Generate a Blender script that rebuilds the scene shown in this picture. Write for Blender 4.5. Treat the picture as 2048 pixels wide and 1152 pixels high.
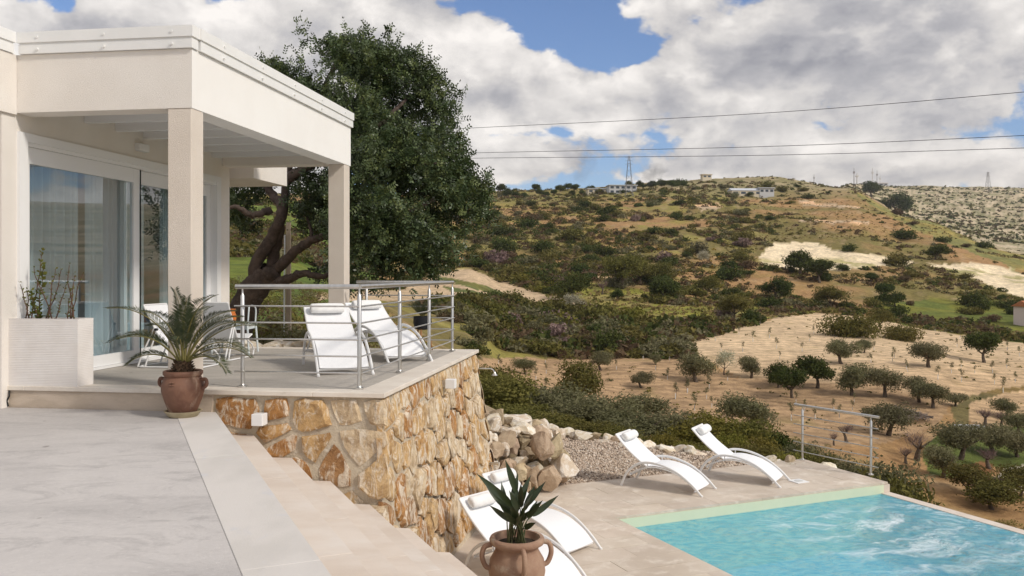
import bpy, bmesh, math, random
import numpy as np
from mathutils import Vector, Matrix, Quaternion
for o in list(bpy.data.objects): bpy.data.objects.remove(o)
R = math.radians
scn = bpy.context.scene
C = scn.collection
# ------------------------------------------------------------------ camera
F, U0, V0, CZ = 1770.0, 1024.0, 547.0, 3.4          # focal length and horizon of the 2048 px wide photograph
cd = bpy.data.cameras.new('camera'); cam = bpy.data.objects.new('camera', cd); C.objects.link(cam)
cam.location = (0, 0, CZ); cam.rotation_euler = (R(90), 0, 0)
cd.sensor_width = 36.0; cd.lens = 36.0 * F / 2048.0
cd.shift_y = -(576 - V0) / 2048.0
cd.clip_start = 0.1; cd.clip_end = 9000
scn.camera = cam
scn.render.resolution_x, scn.render.resolution_y = 1024, 576
scn.view_settings.view_transform = 'Standard'; scn.view_settings.look = 'None'
scn.view_settings.exposure = 0.42; scn.view_settings.gamma = 1.0
scn.cycles.use_denoising = True
scn.cycles.max_bounces = 8; scn.cycles.transparent_max_bounces = 16
scn.cycles.volume_bounces = 0
scn.cycles.caustics_refractive = False; scn.cycles.caustics_reflective = False
# ------------------------------------------------------------------ sun and sky
SUN = Vector((0.70, -0.44, 0.66)).normalized()
sl = bpy.data.lights.new('sun', 'SUN'); sl.energy = 1.9; sl.angle = R(9); sl.color = (1.0, 0.93, 0.83)
so = bpy.data.objects.new('sun', sl); C.objects.link(so)
so.rotation_euler = SUN.to_track_quat('Z', 'Y').to_euler(); so.location = (20, -5, 30)
world = bpy.data.worlds.new('World'); scn.world = world; world.use_nodes = True
class NT:
    """small node-tree writer"""
    def __init__(s, tree): s.t = tree; s.n = tree.nodes; s.l = tree.links
    def new(s, typ, **kw):
        n = s.n.new(typ)
        for k, v in kw.items(): setattr(n, k, v)
        return n
    def put(s, sock, v):
        if hasattr(v, 'is_linked') or isinstance(v, bpy.types.NodeSocket): s.l.new(v, sock)
        elif v is not None: sock.default_value = v
    def m(s, op, a, b=None, c=None, clamp=False):
        n = s.new('ShaderNodeMath', operation=op, use_clamp=clamp)
        for i, v in enumerate((a, b, c)):
            if v is not None: s.put(n.inputs[i], v)
        return n.outputs[0]
    def vm(s, op, a, b=None):
        n = s.new('ShaderNodeVectorMath', operation=op); s.put(n.inputs[0], a)
        if b is not None: s.put(n.inputs[1], b)
        return n.outputs['Value'] if op in ('LENGTH', 'DOT_PRODUCT') else n.outputs[0]
    def noise(s, vec, scale, detail=4, rough=0.55, dist=0.0, dims='3D'):
        n = s.new('ShaderNodeTexNoise', noise_dimensions=dims); s.put(n.inputs['Vector'], vec)
        s.put(n.inputs['Scale'], scale); n.inputs['Detail'].default_value = detail
        n.inputs['Roughness'].default_value = rough; n.inputs['Distortion'].default_value = dist
        return n.outputs['Fac']
    def ramp(s, fac, stops, interp='LINEAR'):
        n = s.new('ShaderNodeValToRGB'); s.put(n.inputs[0], fac); cr = n.color_ramp; cr.interpolation = interp
        while len(cr.elements) < len(stops): cr.elements.new(0.5)
        for e, (p, c) in zip(cr.elements, stops):
            e.position = p; e.color = (c, c, c, 1) if isinstance(c, (int, float)) else (*c, 1)
        return n.outputs[0]
    def mix(s, fac, a, b, blend='MIX'):
        n = s.new('ShaderNodeMix', data_type='RGBA', blend_type=blend)
        s.put(n.inputs[0], fac)
        for i, v in ((6, a), (7, b)):
            if isinstance(v, (tuple, list)) and len(v) == 3: v = (*v, 1)
            s.put(n.inputs[i], v)
        return n.outputs[2]
    def map(s, fac, a, b, c=0.0, d=1.0):
        n = s.new('ShaderNodeMapRange'); n.interpolation_type = 'SMOOTHSTEP'
        s.put(n.inputs[0], fac)
        for i, v in enumerate((a, b, c, d)): n.inputs[i + 1].default_value = v
        return n.outputs[0]
def make_world():
    t = NT(world.node_tree); t.n.clear()
    sky = t.new('ShaderNodeTexSky', sky_type='NISHITA'); sky.sun_disc = False
    sky.sun_elevation = math.asin(SUN.z); sky.sun_rotation = math.atan2(SUN.x, SUN.y)
    sky.air_density = 1.0; sky.dust_density = 0.4; sky.ozone_density = 2.0; sky.altitude = 150
    d = t.new('ShaderNodeTexCoord').outputs['Generated']
    sp = t.new('ShaderNodeSeparateXYZ'); t.put(sp.inputs[0], d)
    az = t.m('ARCTAN2', sp.outputs[0], sp.outputs[1]); el = t.m('ARCSINE', sp.outputs[2])
    cv = t.new('ShaderNodeCombineXYZ')
    t.put(cv.inputs[0], t.m('MULTIPLY', az, 1.0))
    t.put(cv.inputs[1], t.m('MULTIPLY', t.m('POWER', t.m('MAXIMUM', t.m('ADD', el, 0.05), 0.0), 0.75), 1.55))
    p = cv.outputs[0]
    def blob(u, v, ru, rv, amp):
        a0 = math.atan((u - U0) / F); e0 = math.atan((V0 - v) / F * math.cos(a0))
        x = t.m('MULTIPLY', t.m('SUBTRACT', az, a0), F / ru); y = t.m('MULTIPLY', t.m('SUBTRACT', el, e0), F / rv)
        q = t.m('ADD', t.m('MULTIPLY', x, x), t.m('MULTIPLY', y, y))
        return t.m('MULTIPLY', t.m('EXPONENT', t.m('MULTIPLY', q, -1.0)), amp)
    def total(bl):
        acc = None
        for b in bl:
            g = blob(*b); acc = g if acc is None else t.m('ADD', acc, g)
        return acc
    def puff(v):
        n = t.noise(v, 5.4, 7, 0.56, 0.2, '2D')
        w = t.vm('ADD', v, t.vm('MULTIPLY', t.vm('SUBTRACT', wob.outputs['Color'], (.5, .5, .5)), (.10, .10, .0)))
        vo = t.new('ShaderNodeTexVoronoi', feature='F1', voronoi_dimensions='2D'); t.put(vo.inputs['Vector'], w); vo.inputs['Scale'].default_value = 8.5; vo.inputs['Detail'].default_value = 2.0; vo.inputs['Roughness'].default_value = .5
        return t.m('ADD', n, t.m('MULTIPLY', t.m('SUBTRACT', .42, vo.outputs['Distance']), .30))
    wob = t.new('ShaderNodeTexNoise', noise_dimensions='2D'); t.put(wob.inputs['Vector'], p); wob.inputs['Scale'].default_value = 13; wob.inputs['Detail'].default_value = 4; wob.inputs['Roughness'].default_value = .6
    n0 = puff(p); n1 = puff(t.vm('ADD', p, (0.012, 0.045, 0.0)))
    n2 = t.noise(p, 22.0, 5, 0.58, 0.3, '2D')
    cover = total([(1185, 45, 140, 80, -0.36), (1270, 100, 60, 40, -0.22), (1070, 60, 40, 50, -.14), (1075, 268, 150, 16, -0.2), (1680, 262, 100, 14, .05),
                   (1010, 370, 90, 14, -0.2), (1720, 165, 60, 22, -0.1), (1280, 225, 50, 20, -.08), (1560, 150, 60, 14, -.08), (130, 5, 80, 22, -.24),
                   (1130, 175, 170, 62, 0.16), (1640, 70, 360, 100, 0.26), (700, 110, 420, 110, 0.2), (1400, 180, 130, 60, .1), (1300, 315, 260, 30, 0.14), (1800, 325, 260, 35, 0.16), (200, 60, 260, 40, .1), (1700, 225, 240, 60, .17), (1230, 245, 110, 30, .08), (1500, 250, 90, 30, .08)])
    dens = t.m('ADD', t.m('ADD', t.m('ADD', n0, .155), t.m('MULTIPLY', t.m('SUBTRACT', n2, 0.5), 0.12)), cover)
    alpha = t.map(dens, 0.41, 0.52)
    lit = t.m('SUBTRACT', n0, n1)
    grey = total([(1720, 75, 300, 62, 0.34), (1500, 120, 130, 40, .2), (1500, 325, 260, 22, 0.22), (1120, 215, 150, 22, 0.12), (1850, 350, 250, 20, 0.16), (620, 95, 200, 45, 0.10), (980, 165, 60, 40, .08), (1340, 345, 200, 16, .16)])
    lum = t.m('SUBTRACT', t.m('ADD', t.m('ADD', 0.69, t.m('MULTIPLY', lit, 1.25)), t.m('MULTIPLY', t.m('SUBTRACT', n2, 0.5), 0.35)), grey)
    lum = t.m('SUBTRACT', lum, t.m('MULTIPLY', t.map(dens, 0.60, 0.85), 0.10))
    cc = t.ramp(lum, [(0.10, (0.25, 0.25, 0.275)), (0.40, (0.39, 0.38, 0.39)), (0.64, (0.56, 0.535, 0.515)), (0.95, (0.80, 0.76, 0.72))])
    cc10 = t.vm('MULTIPLY', cc, (10.0, 10.0, 10.0))
    cc10 = t.mix(t.map(el, .02, .16), t.vm('MULTIPLY', cc10, (1.04, 1.0, .95)), cc10)
    skyc = t.vm('MULTIPLY', sky.outputs[0], (0.68, 0.77, 0.95))
    col = t.mix(t.m('MULTIPLY', alpha, 0.97), skyc, cc10)
    # below the horizon: the colour of hazy land
    col = t.mix(t.map(el, -0.03, -0.005), (2.6, 2.4, 2.1), col)
    bg = t.new('ShaderNodeBackground'); t.put(bg.inputs[0], col); bg.inputs[1].default_value = 0.1
    out = t.new('ShaderNodeOutputWorld'); t.put(out.inputs[0], bg.outputs[0])
make_world()
world.cycles.sampling_method = 'MANUAL'; world.cycles.sample_map_resolution = 512
# ------------------------------------------------------------------ helpers: pixels, frames
def ray(u, v): return Vector(((u - U0) / F, 1.0, -(v - V0) / F))
def at(u, v, Y): return Vector((0, 0, CZ)) + ray(u, v) * Y
def onz(u, v, z): return at(u, v, (CZ - z) * F / (v - V0))
HY = math.atan(261 / F)                                     # yaw of the villa
HW = Vector((math.cos(HY), -math.sin(HY), 0)); HB = Vector((math.sin(HY), math.cos(HY), 0))
HC = Vector((-1.195, 8.26, 0))
def H(a, b, z): return HC + HW * a + HB * b + Vector((0, 0, z))
PY = R(24.0)                                                # yaw of the pool and the steps
E1 = Vector((math.cos(PY), math.sin(PY), 0)); E2 = Vector((math.sin(PY), -math.cos(PY), 0))
PC = Vector((1.42, 12.33, 0))
def Q(x, y, z): return PC + E1 * x - E2 * y + Vector((0, 0, z))   # x along the pool's far edge, y away from the camera
ZT, ZP = 2.28, 2.065                                        # terrace and patio levels above the pool deck
# ------------------------------------------------------------------ helpers: objects
ORIG = {}
def tag(o, label=None, cat=None, group=None, kind=None):
    for k, v in (('label', label), ('category', cat), ('group', group), ('kind', kind)):
        if v: o[k] = v
    return o
def thing(name, label, cat, loc=(0, 0, 0), rz=0.0, group=None, local=False):
    o = bpy.data.objects.new(name, None); C.objects.link(o); o.empty_display_size = 0.2
    o.location = loc; o.rotation_euler = (0, 0, rz)
    ORIG[o.name] = Vector((0, 0, 0)) if local else Vector(loc)
    return tag(o, label, cat, group)
class MB:
    def __init__(s): s.v = []; s.f = []; s.mi = []
    def add(s, vs, fs, mi=0):
        k = len(s.v); s.v += [tuple(p) for p in vs]; s.f += [tuple(i + k for i in f) for f in fs]; s.mi += [mi] * len(fs); return s
    def prism(s, lo, hi, mi=0):
        n = len(lo)
        return s.add(list(lo) + list(hi), [tuple(range(n - 1, -1, -1)), tuple(range(n, 2 * n))] + [(i, (i + 1) % n, n + (i + 1) % n, n + i) for i in range(n)], mi)
    def hexa(s, fn, a0, a1, b0, b1, z0, z1, mi=0):
        return s.prism([fn(a0, b0, z0), fn(a1, b0, z0), fn(a1, b1, z0), fn(a0, b1, z0)], [fn(a0, b0, z1), fn(a1, b0, z1), fn(a1, b1, z1), fn(a0, b1, z1)], mi)
    def box(s, c, d, mi=0):
        f = lambda a, b, z: Vector((a, b, z))
        return s.hexa(f, c[0] - d[0] / 2, c[0] + d[0] / 2, c[1] - d[1] / 2, c[1] + d[1] / 2, c[2] - d[2] / 2, c[2] + d[2] / 2, mi)
    def tube(s, pts, r, n=8, mi=0, closed=False, flat=1.0):
        pts = [Vector(p) for p in pts]; rs = r if isinstance(r, (list, tuple)) else [r] * len(pts)
        k = len(pts); vs = []; prev = None
        for i, p in enumerate(pts):
            if closed: d = (pts[(i + 1) % k] - pts[i - 1])
            else: d = pts[min(i + 1, k - 1)] - pts[max(i - 1, 0)]
            d = d.normalized() if d.length > 1e-9 else Vector((0, 0, 1))
            if prev is None:
                a = Vector((0, 0, 1)) if abs(d.z) < 0.9 else Vector((1, 0, 0))
                x = d.cross(a).normalized()
            else:
                x = (prev - d * prev.dot(d)); x = x.normalized() if x.length > 1e-6 else d.orthogonal().normalized()
            prev = x; y = d.cross(x)
            for j in range(n):
                t = 2 * math.pi * j / n
                vs.append(p + x * (math.cos(t) * rs[i]) + y * (math.sin(t) * rs[i] * flat))
        fs = []
        for i in range(k if closed else k - 1):
            for j in range(n):
                a = i * n; b = ((i + 1) % k) * n
                fs.append((a + j, a + (j + 1) % n, b + (j + 1) % n, b + j))
        if not closed: fs += [tuple(range(n - 1, -1, -1)), tuple(range((k - 1) * n, k * n))]
        return s.add(vs, fs, mi)
    def lathe(s, prof, n=28, c=(0, 0, 0), mi=0, cap=True):
        vs = []; fs = []
        for r_, z in prof:
            for j in range(n):
                t = 2 * math.pi * j / n; vs.append((c[0] + r_ * math.cos(t), c[1] + r_ * math.sin(t), c[2] + z))
        for i in range(len(prof) - 1):
            for j in range(n): fs.append((i * n + j, i * n + (j + 1) % n, (i + 1) * n + (j + 1) % n, (i + 1) * n + j))
        if cap: fs += [tuple(range(n - 1, -1, -1)), tuple(range((len(prof) - 1) * n, len(prof) * n))]
        return s.add(vs, fs, mi)
    def build(s, name, mat, parent=None, smooth=False, bevel=0.0, label=None, sharp=40):
        o0 = ORIG[parent.name] if parent is not None else Vector((0, 0, 0))
        me = bpy.data.meshes.new(name)
        me.from_pydata([(p[0] - o0.x, p[1] - o0.y, p[2] - o0.z) for p in s.v], [], s.f)
        mats = mat if isinstance(mat, (list, tuple)) else [mat]
        for m_ in mats: me.materials.append(m_)
        if len(mats) > 1: me.polygons.foreach_set('material_index', s.mi)
        bm = bmesh.new(); bm.from_mesh(me)
        bmesh.ops.recalc_face_normals(bm, faces=bm.faces)
        if bevel: bmesh.ops.bevel(bm, geom=[e for e in bm.edges if len(e.link_faces) == 2 and e.calc_face_angle() > 0.5], offset=bevel, segments=1, affect='EDGES', clamp_overlap=True)
        bm.to_mesh(me); bm.free()
        if smooth:
            me.polygons.foreach_set('use_smooth', [True] * len(me.polygons)); me.set_sharp_from_angle(angle=R(sharp))
        o = bpy.data.objects.new(name, me); C.objects.link(o)
        if parent is not None: o.parent = parent
        ORIG[o.name] = o0
        if label: o['label'] = label
        return o
def npmesh(name, V, Fq, mats, fmat=None, smooth=False):
    """mesh from numpy arrays; Fq is (n,3) or (n,4)"""
    me = bpy.data.meshes.new(name); k = Fq.shape[1]
    me.vertices.add(len(V)); me.vertices.foreach_set('co', np.asarray(V, np.float32).ravel())
    me.loops.add(Fq.size); me.loops.foreach_set('vertex_index', Fq.astype(np.int32).ravel())
    me.polygons.add(len(Fq)); me.polygons.foreach_set('loop_start', np.arange(0, Fq.size, k, dtype=np.int32))
    for m_ in (mats if isinstance(mats, (list, tuple)) else [mats]): me.materials.append(m_)
    if fmat is not None: me.polygons.foreach_set('material_index', fmat.astype(np.int32))
    if smooth: me.polygons.foreach_set('use_smooth', np.ones(len(Fq), bool))
    me.update(calc_edges=True); return me
def mesh_obj(name, me, parent=None):
    o = bpy.data.objects.new(name, me); C.objects.link(o)
    if parent is not None: o.parent = parent; ORIG[o.name] = ORIG[parent.name]
    else: ORIG[o.name] = Vector((0, 0, 0))
    return o
def copy_tree(o, parent=None):
    c = o.copy(); C.objects.link(c); c.parent = parent
    ORIG[c.name] = ORIG.get(o.name, Vector((0, 0, 0)))
    for ch in o.children: copy_tree(ch, c)
    return c
def spline(pts, n=8):
    """Catmull-Rom through points"""
    P = [Vector(p) for p in pts]; P = [P[0] * 2 - P[1]] + P + [P[-1] * 2 - P[-2]]; out = []
    for i in range(1, len(P) - 2):
        for k in range(n):
            t = k / n
            out.append(0.5 * ((2 * P[i]) + (P[i + 1] - P[i - 1]) * t + (2 * P[i - 1] - 5 * P[i] + 4 * P[i + 1] - P[i + 2]) * t * t + (3 * P[i] - P[i - 1] - 3 * P[i + 1] + P[i + 2]) * t ** 3))
    return out + [P[-2]]
# ------------------------------------------------------------------ materials
MATS = {}
def pm(name, c1, c2=None, scale=3.0, rough=0.7, bump=0.0, bscale=40.0, metal=0.0, rand=0.0, detail=5, ramp=(0.35, 0.65), spec=0.3, stretch=None, trans=0.0, c3=None, s3=12.0, r3=(0.58, 0.68), hue=0.0, coords='Object', subs=0.0):
    if name in MATS: return MATS[name]
    m = bpy.data.materials.new(name); m.use_nodes = True; t = NT(m.node_tree); t.n.clear()
    b = t.new('ShaderNodeBsdfPrincipled'); out = t.new('ShaderNodeOutputMaterial')
    tc = t.new('ShaderNodeTexCoord').outputs[coords]; vec = tc
    oi = t.new('ShaderNodeObjectInfo')
    if rand or hue: vec = t.vm('ADD', tc, t.vm('MULTIPLY', oi.outputs['Location'], (0.37, 0.73, 0.51)))
    sv = t.vm('MULTIPLY', vec, stretch) if stretch else vec
    col = (*c1, 1)
    if c2: col = t.mix(t.map(t.noise(sv, scale, detail, 0.6), ramp[0], ramp[1]), c1, c2)
    if c3: col = t.mix(t.map(t.noise(sv, s3, 6, 0.65, 0.4), r3[0], r3[1]), col, c3)
    if rand or hue:
        hs = t.new('ShaderNodeHueSaturation')
        t.put(hs.inputs['Color'], col)
        t.put(hs.inputs['Value'], t.m('ADD', 1.0 - rand / 2, t.m('MULTIPLY', oi.outputs['Random'], rand)))
        rn = t.m('FRACT', t.m('MULTIPLY', oi.outputs['Random'], 7.31))
        t.put(hs.inputs['Hue'], t.m('ADD', 0.5 - hue / 2, t.m('MULTIPLY', rn, hue)))
        col = hs.outputs[0]
    t.put(b.inputs['Base Color'], col)
    b.inputs['Roughness'].default_value = rough; b.inputs['Metallic'].default_value = metal
    b.inputs['Specular IOR Level'].default_value = spec
    if bump:
        bn = t.new('ShaderNodeBump'); bn.inputs['Strength'].default_value = bump; bn.inputs['Distance'].default_value = 0.02
        t.put(bn.inputs['Height'], t.noise(sv, bscale, 6, 0.65)); t.put(b.inputs['Normal'], bn.outputs[0])
    sh = b.outputs[0]
    if trans:
        tr = t.new('ShaderNodeBsdfTranslucent'); t.put(tr.inputs[0], col)
        mx = t.new('ShaderNodeMixShader'); mx.inputs[0].default_value = trans
        t.put(mx.inputs[1], sh); t.put(mx.inputs[2], tr.outputs[0]); sh = mx.outputs[0]
    t.put(out.inputs[0], sh); MATS[name] = m; return m
# ------------------------------------------------------------------ terrain
rng = np.random.default_rng(7)
def _hash(i, j, seed):
    h = (i * 374761393 + j * 668265263 + seed * 2147483647 * 31) & 0xffffffff
    h = ((h ^ (h >> 13)) * 1274126177) & 0xffffffff
    return ((h ^ (h >> 16)) & 0xffff) / 65535.0
def vnoise(x, y, seed=0):
    x = np.asarray(x, float); y = np.asarray(y, float)
    i = np.floor(x).astype(np.int64); j = np.floor(y).astype(np.int64); fx = x - i; fy = y - j
    fx = fx * fx * (3 - 2 * fx); fy = fy * fy * (3 - 2 * fy)
    return (_hash(i, j, seed) * (1 - fx) + _hash(i + 1, j, seed) * fx) * (1 - fy) + (_hash(i, j + 1, seed) * (1 - fx) + _hash(i + 1, j + 1, seed) * fx) * fy
def fbm(x, y, seed=0, o=4):
    a = 0; w = 0.5; s = 0
    for k in range(o): a = a + w * vnoise(x * 2 ** k, y * 2 ** k, seed + k); s += w; w *= 0.5
    return a / s
def vz(Y, v): return CZ - (v - V0) / F * Y
# each column: bearing (as a pixel column) and its section of the land: (depth, photo row) or (depth, None, height)
TAB = {
 300: [(1, None, -2.5), (9, None, -2), (13, None, 1.55), (16, None, 1.8), (22, None, 2.0), (30, 612), (50, 580), (80, 545), (120, 505), (200, 460), (350, 412), (600, 388), (900, 392), (4500, None, 20)],
 560: [(1, None, -2.5), (9, None, -2), (13, None, 1.55), (16, None, 1.8), (22, None, 1.9), (30, 620), (50, 590), (80, 560), (120, 520), (200, 470), (350, 418), (600, 390), (900, 392), (4500, None, 20)],
 740: [(1, None, -2.5), (10, None, -2), (13.6, None, 1.5), (16, None, 1.5), (22, None, 1.2), (30, None, 1.0), (60, 625), (100, 604), (150, 588), (200, 566), (250, 532), (350, 470), (450, 420), (620, 394), (900, 398), (4500, None, 20)],
 930: [(1, None, -2.5), (12.5, None, -2), (13.6, None, 1.2), (16, None, 0.6), (22, None, -0.8), (40, None, -3.6), (70, 735), (95, 690), (120, 640), (150, 604), (190, 572), (240, 541), (300, 505), (400, 440), (500, 402), (620, 393), (900, 398), (4500, None, 20)],
 1010: [(1, None, -2.5), (13, None, -2.0), (14.2, None, 0.5), (17, None, 0.2), (20, None, -.4), (28, None, -1.7), (40, None, -3.2), (55, None, -5.4), (66, None, -6.8), (75, 805), (100, 738), (112, 716), (125, 690), (150, 650), (185, 612), (220, 580), (300, 505), (400, 440), (500, 400), (620, 390), (900, 396), (4500, None, 20)],
 1150: [(1, None, -2.5), (14, None, -1.8), (15, None, -0.5), (18, None, -0.6), (21, None, -.9), (28, None, -1.9), (40, None, -3.7), (55, None, -6.2), (70, None, -8.6), (82, 832), (100, 770), (120, 716), (140, 680), (165, 640), (195, 605), (240, 560), (320, 495), (420, 430), (520, 394), (640, 380), (900, 388), (4500, None, 20)],
 1350: [(1, None, -2.5), (15, None, -1.8), (16, None, -0.5), (18, None, -1.0), (22, None, -1.4), (30, None, -2.6), (40, None, -4.4), (55, None, -7.2), (70, None, -9.4), (85, 836), (100, 775), (120, 715), (150, 662), (180, 620), (230, 570), (300, 510), (400, 440), (500, 395), (650, 362), (900, 372), (4500, None, 20)],
 1550: [(1, None, -2.5), (15, None, -1.8), (17, None, -1.6), (22, None, -1.9), (30, None, -3.1), (40, None, -5.0), (55, None, -7.9), (66, None, -9.7), (85, 845), (100, 780), (120, 715), (150, 660), (175, 632), (200, 620), (240, 575), (290, 525), (360, 480), (450, 425), (560, 385), (700, 353), (950, 365), (4500, None, 20)],
 1700: [(1, None, -2.5), (15, None, -2), (20, None, -2.6), (30, None, -4.6), (45, None, -7.8), (62, None, -10.6), (85, 850), (100, 785), (120, 716), (150, 668), (170, 640), (190, 627), (230, 590), (300, 530), (400, 450), (480, 410), (560, 386), (620, 376), (760, 385), (1100, 385), (1600, 367), (4500, None, 20)],
 1850: [(1, None, -2.5), (15, None, -2.4), (20, None, -4), (30, None, -8), (45, None, -11), (62, None, -12.6), (85, 860), (100, 790), (115, 735), (150, 680), (170, 655), (190, 645), (240, 590), (300, 540), (400, 470), (470, 437), (620, 460), (900, 455), (1200, 420), (1600, 372), (2200, 380), (4500, None, 20)],
 2048: [(1, None, -2.5), (13, None, -2.5), (20, None, -4.4), (30, None, -8.4), (45, None, -11.4), (62, None, -13.3), (85, 880), (100, 805), (120, 738), (150, 690), (180, 662), (230, 610), (300, 560), (370, 511), (520, 530), (900, 490), (1200, 440), (1600, 376), (2200, 384), (4500, None, 20)],
 2500: [(1, None, -2.5), (10, None, -2.5), (20, None, -4.4), (30, None, -8.4), (45, None, -11.4), (62, None, -13.3), (85, 880), (100, 815), (120, 752), (150, 705), (180, 680), (230, 640), (300, 600), (370, 560), (520, 550), (900, 500), (1200, 450), (1600, 380), (2200, 386), (4500, None, 20)],
}
LR = np.linspace(0, math.log(5000), 900)
def _col(rows):
    y = np.array([math.log(r_[0]) for r_ in rows]); z = np.array([r_[2] if len(r_) > 2 else vz(r_[0], r_[1]) for r_ in rows])
    zi = np.interp(LR, y, z); k = np.exp(-0.5 * (np.arange(-8, 9) / 3.2) ** 2); k /= k.sum()
    return np.convolve(np.pad(zi, 8, mode='edge'), k, mode='valid')
US = sorted(TAB); UTH = np.array([math.atan((u - U0) / F) for u in US]); ZTAB = np.array([_col(TAB[u]) for u in US])
def terr(X, Y):
    X = np.asarray(X, float); Y = np.asarray(Y, float)
    th = np.arctan2(X, Y); r = np.hypot(X, Y)
    thc = np.clip(th, UTH[0], UTH[-1]); L = np.log(np.clip(r * np.cos(thc), 1, 4990))
    # smooth interpolation between the section columns
    fi = np.clip(np.interp(thc, UTH, np.arange(len(US))), 0, len(US) - 1.0001); i = fi.astype(int); f = fi - i; f = f * f * (3 - 2 * f) * 0.6 + f * 0.4
    q = np.clip(L / LR[-1] * (len(LR) - 1), 0, len(LR) - 1.001); j = q.astype(int); g = q - j
    z0 = ZTAB[i, j] * (1 - g) + ZTAB[i, j + 1] * g; z1 = ZTAB[i + 1, j] * (1 - g) + ZTAB[i + 1, j + 1] * g
    z = z0 * (1 - f) + z1 * f
    w = np.clip((r - 20) / 60, 0, 1); w2 = np.clip((r - 180) / 200, 0, 1)
    z = z + (fbm(X / 14, Y / 14, 3) - 0.5) * 0.9 * w + (fbm(X / 60, Y / 60, 9, 3) - 0.5) * 7 * w2 + (fbm(X / 9, Y / 9, 15, 3) - 0.5) * 2.0 * w2
    # old field terraces: small steps on the slopes
    st = np.clip((r - 150) / 60, 0, 1) * (0.35 + 0.5 * np.clip((r - 700) / 400, 0, 1))
    h = 2.6 + 4 * np.clip((r - 800) / 400, 0, 1); ph = z / h + fbm(X / 80, Y / 80, 33, 2) * 1.5; fr = ph - np.floor(ph)
    z = z + st * h * 0.8 * (np.clip((fr - 0.75) / 0.25, 0, 1) - fr) * (fbm(X / 50, Y / 50, 41, 2) > 0.42)
    back = np.clip((np.abs(th) - 1.4) / 0.6, 0, 1)
    return z * (1 - back) + np.minimum(z, -2.0) * back
def terr1(x, y): return float(terr(np.array([x]), np.array([y]))[0])
YS = np.exp(np.linspace(math.log(19), math.log(2600), 900))
def hit(u, v, ymin=19.0):
    """first place on the land that photo pixel (u, v) looks at"""
    X = (u - U0) / F * YS; z = terr(X, YS); vv = V0 + (CZ - z) / YS * F
    k = np.nonzero((vv <= v) & (YS > ymin))[0]
    if len(k) == 0: return None
    y = YS[k[0]]; return Vector(((u - U0) / F * y, y, float(z[k[0]])))
def inside(poly, u, v):
    u = np.asarray(u, float); v = np.asarray(v, float); c = np.zeros(u.shape, bool); n = len(poly)
    for i in range(n):
        x1, y1 = poly[i]; x2, y2 = poly[(i + 1) % n]
        if y1 == y2: continue
        c ^= ((y1 > v) != (y2 > v)) & (u < (x2 - x1) * (v - y1) / (y2 - y1) + x1)
    return c
ZONES = [
 ('leftgreen', [(280, 400), (720, 400), (760, 560), (700, 640), (280, 640)]),
 ('meadow', [(1105, 572), (1200, 562), (1330, 590), (1420, 596), (1500, 600), (1560, 585), (1620, 600), (1640, 622), (1560, 632), (1480, 652), (1340, 690), (1300, 668), (1250, 645), (1190, 618)]),
 ('green', [(1740, 612), (1860, 598), (2000, 600), (2060, 640), (2060, 690), (1900, 666), (1760, 640)]),
 ('ridge', [(1690, 376), (1760, 398), (1850, 433), (1960, 476), (2060, 508), (2060, 545), (1950, 508), (1820, 455), (1740, 410)]),
 ('field', [(930, 718), (1340, 716), (1420, 735), (1480, 755), (1760, 770), (1900, 790), (1880, 850), (1790, 880), (1560, 905), (1450, 860), (1240, 840), (980, 840)]),
 ('slope', [(1340, 692), (1400, 680), (1480, 655), (1560, 635), (1640, 625), (1720, 632), (1800, 648), (1900, 668), (1990, 682), (2100, 692), (2100, 850), (1960, 850), (1905, 815), (1880, 800), (1760, 770), (1480, 755), (1400, 715)]),
 ('tan', [(868, 552), (930, 535), (960, 545), (1020, 568), (1100, 592), (1192, 613), (1120, 618), (1040, 613), (1010, 602), (900, 604), (780, 602), (620, 600), (640, 586), (800, 580)]),
 ('strip', [(872, 552), (905, 556), (960, 568), (1000, 584), (1040, 600), (1028, 603), (985, 588), (940, 574), (880, 562)]),
 ('strip', [(880, 572), (930, 576), (975, 588), (1010, 603), (995, 604), (955, 592), (900, 582)]),
 ('bare', [(1518, 512), (1545, 488), (1575, 484), (1640, 488), (1670, 500), (1740, 508), (1815, 520), (1830, 526), (1760, 532), (1690, 540), (1640, 541), (1560, 538), (1525, 530)]),
 ('bare', [(1840, 526), (1900, 530), (1950, 524), (2010, 535), (2060, 552), (2060, 600), (2010, 585), (1960, 562), (1900, 540)]),
 ('scar', [(1388, 410), (1436, 406), (1446, 416), (1404, 421)]),
 ('scar', [(1596, 401), (1612, 400), (1640, 408), (1722, 412), (1722, 417), (1640, 413), (1600, 407)]), ('scar', [(1598, 438), (1660, 441), (1738, 443), (1738, 448), (1660, 446), (1598, 443)]), ('scar', [(1110, 560), (1200, 553), (1290, 558), (1290, 562), (1200, 558), (1110, 564)]), ('scar', [(1330, 606), (1420, 600), (1422, 605), (1335, 611)]),
 ('gully', [(1895, 812), (1925, 806), (1940, 835), (1945, 865), (1918, 868), (1912, 840)]),
 ('gully', [(1925, 795), (2000, 776), (2060, 768), (2060, 780), (2000, 788), (1940, 808), (1915, 815)]),
 ('grass', [(1840, 905), (1880, 860), (1960, 850), (2060, 850), (2060, 945), (1990, 935), (1930, 960), (1860, 950)]),
 ('lime', [(1975, 962), (2005, 940), (2060, 930), (2060, 985), (2010, 980)]),
 ('redsoil', [(1915, 930), (1975, 925), (1985, 945), (1930, 950)]),
]
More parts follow.
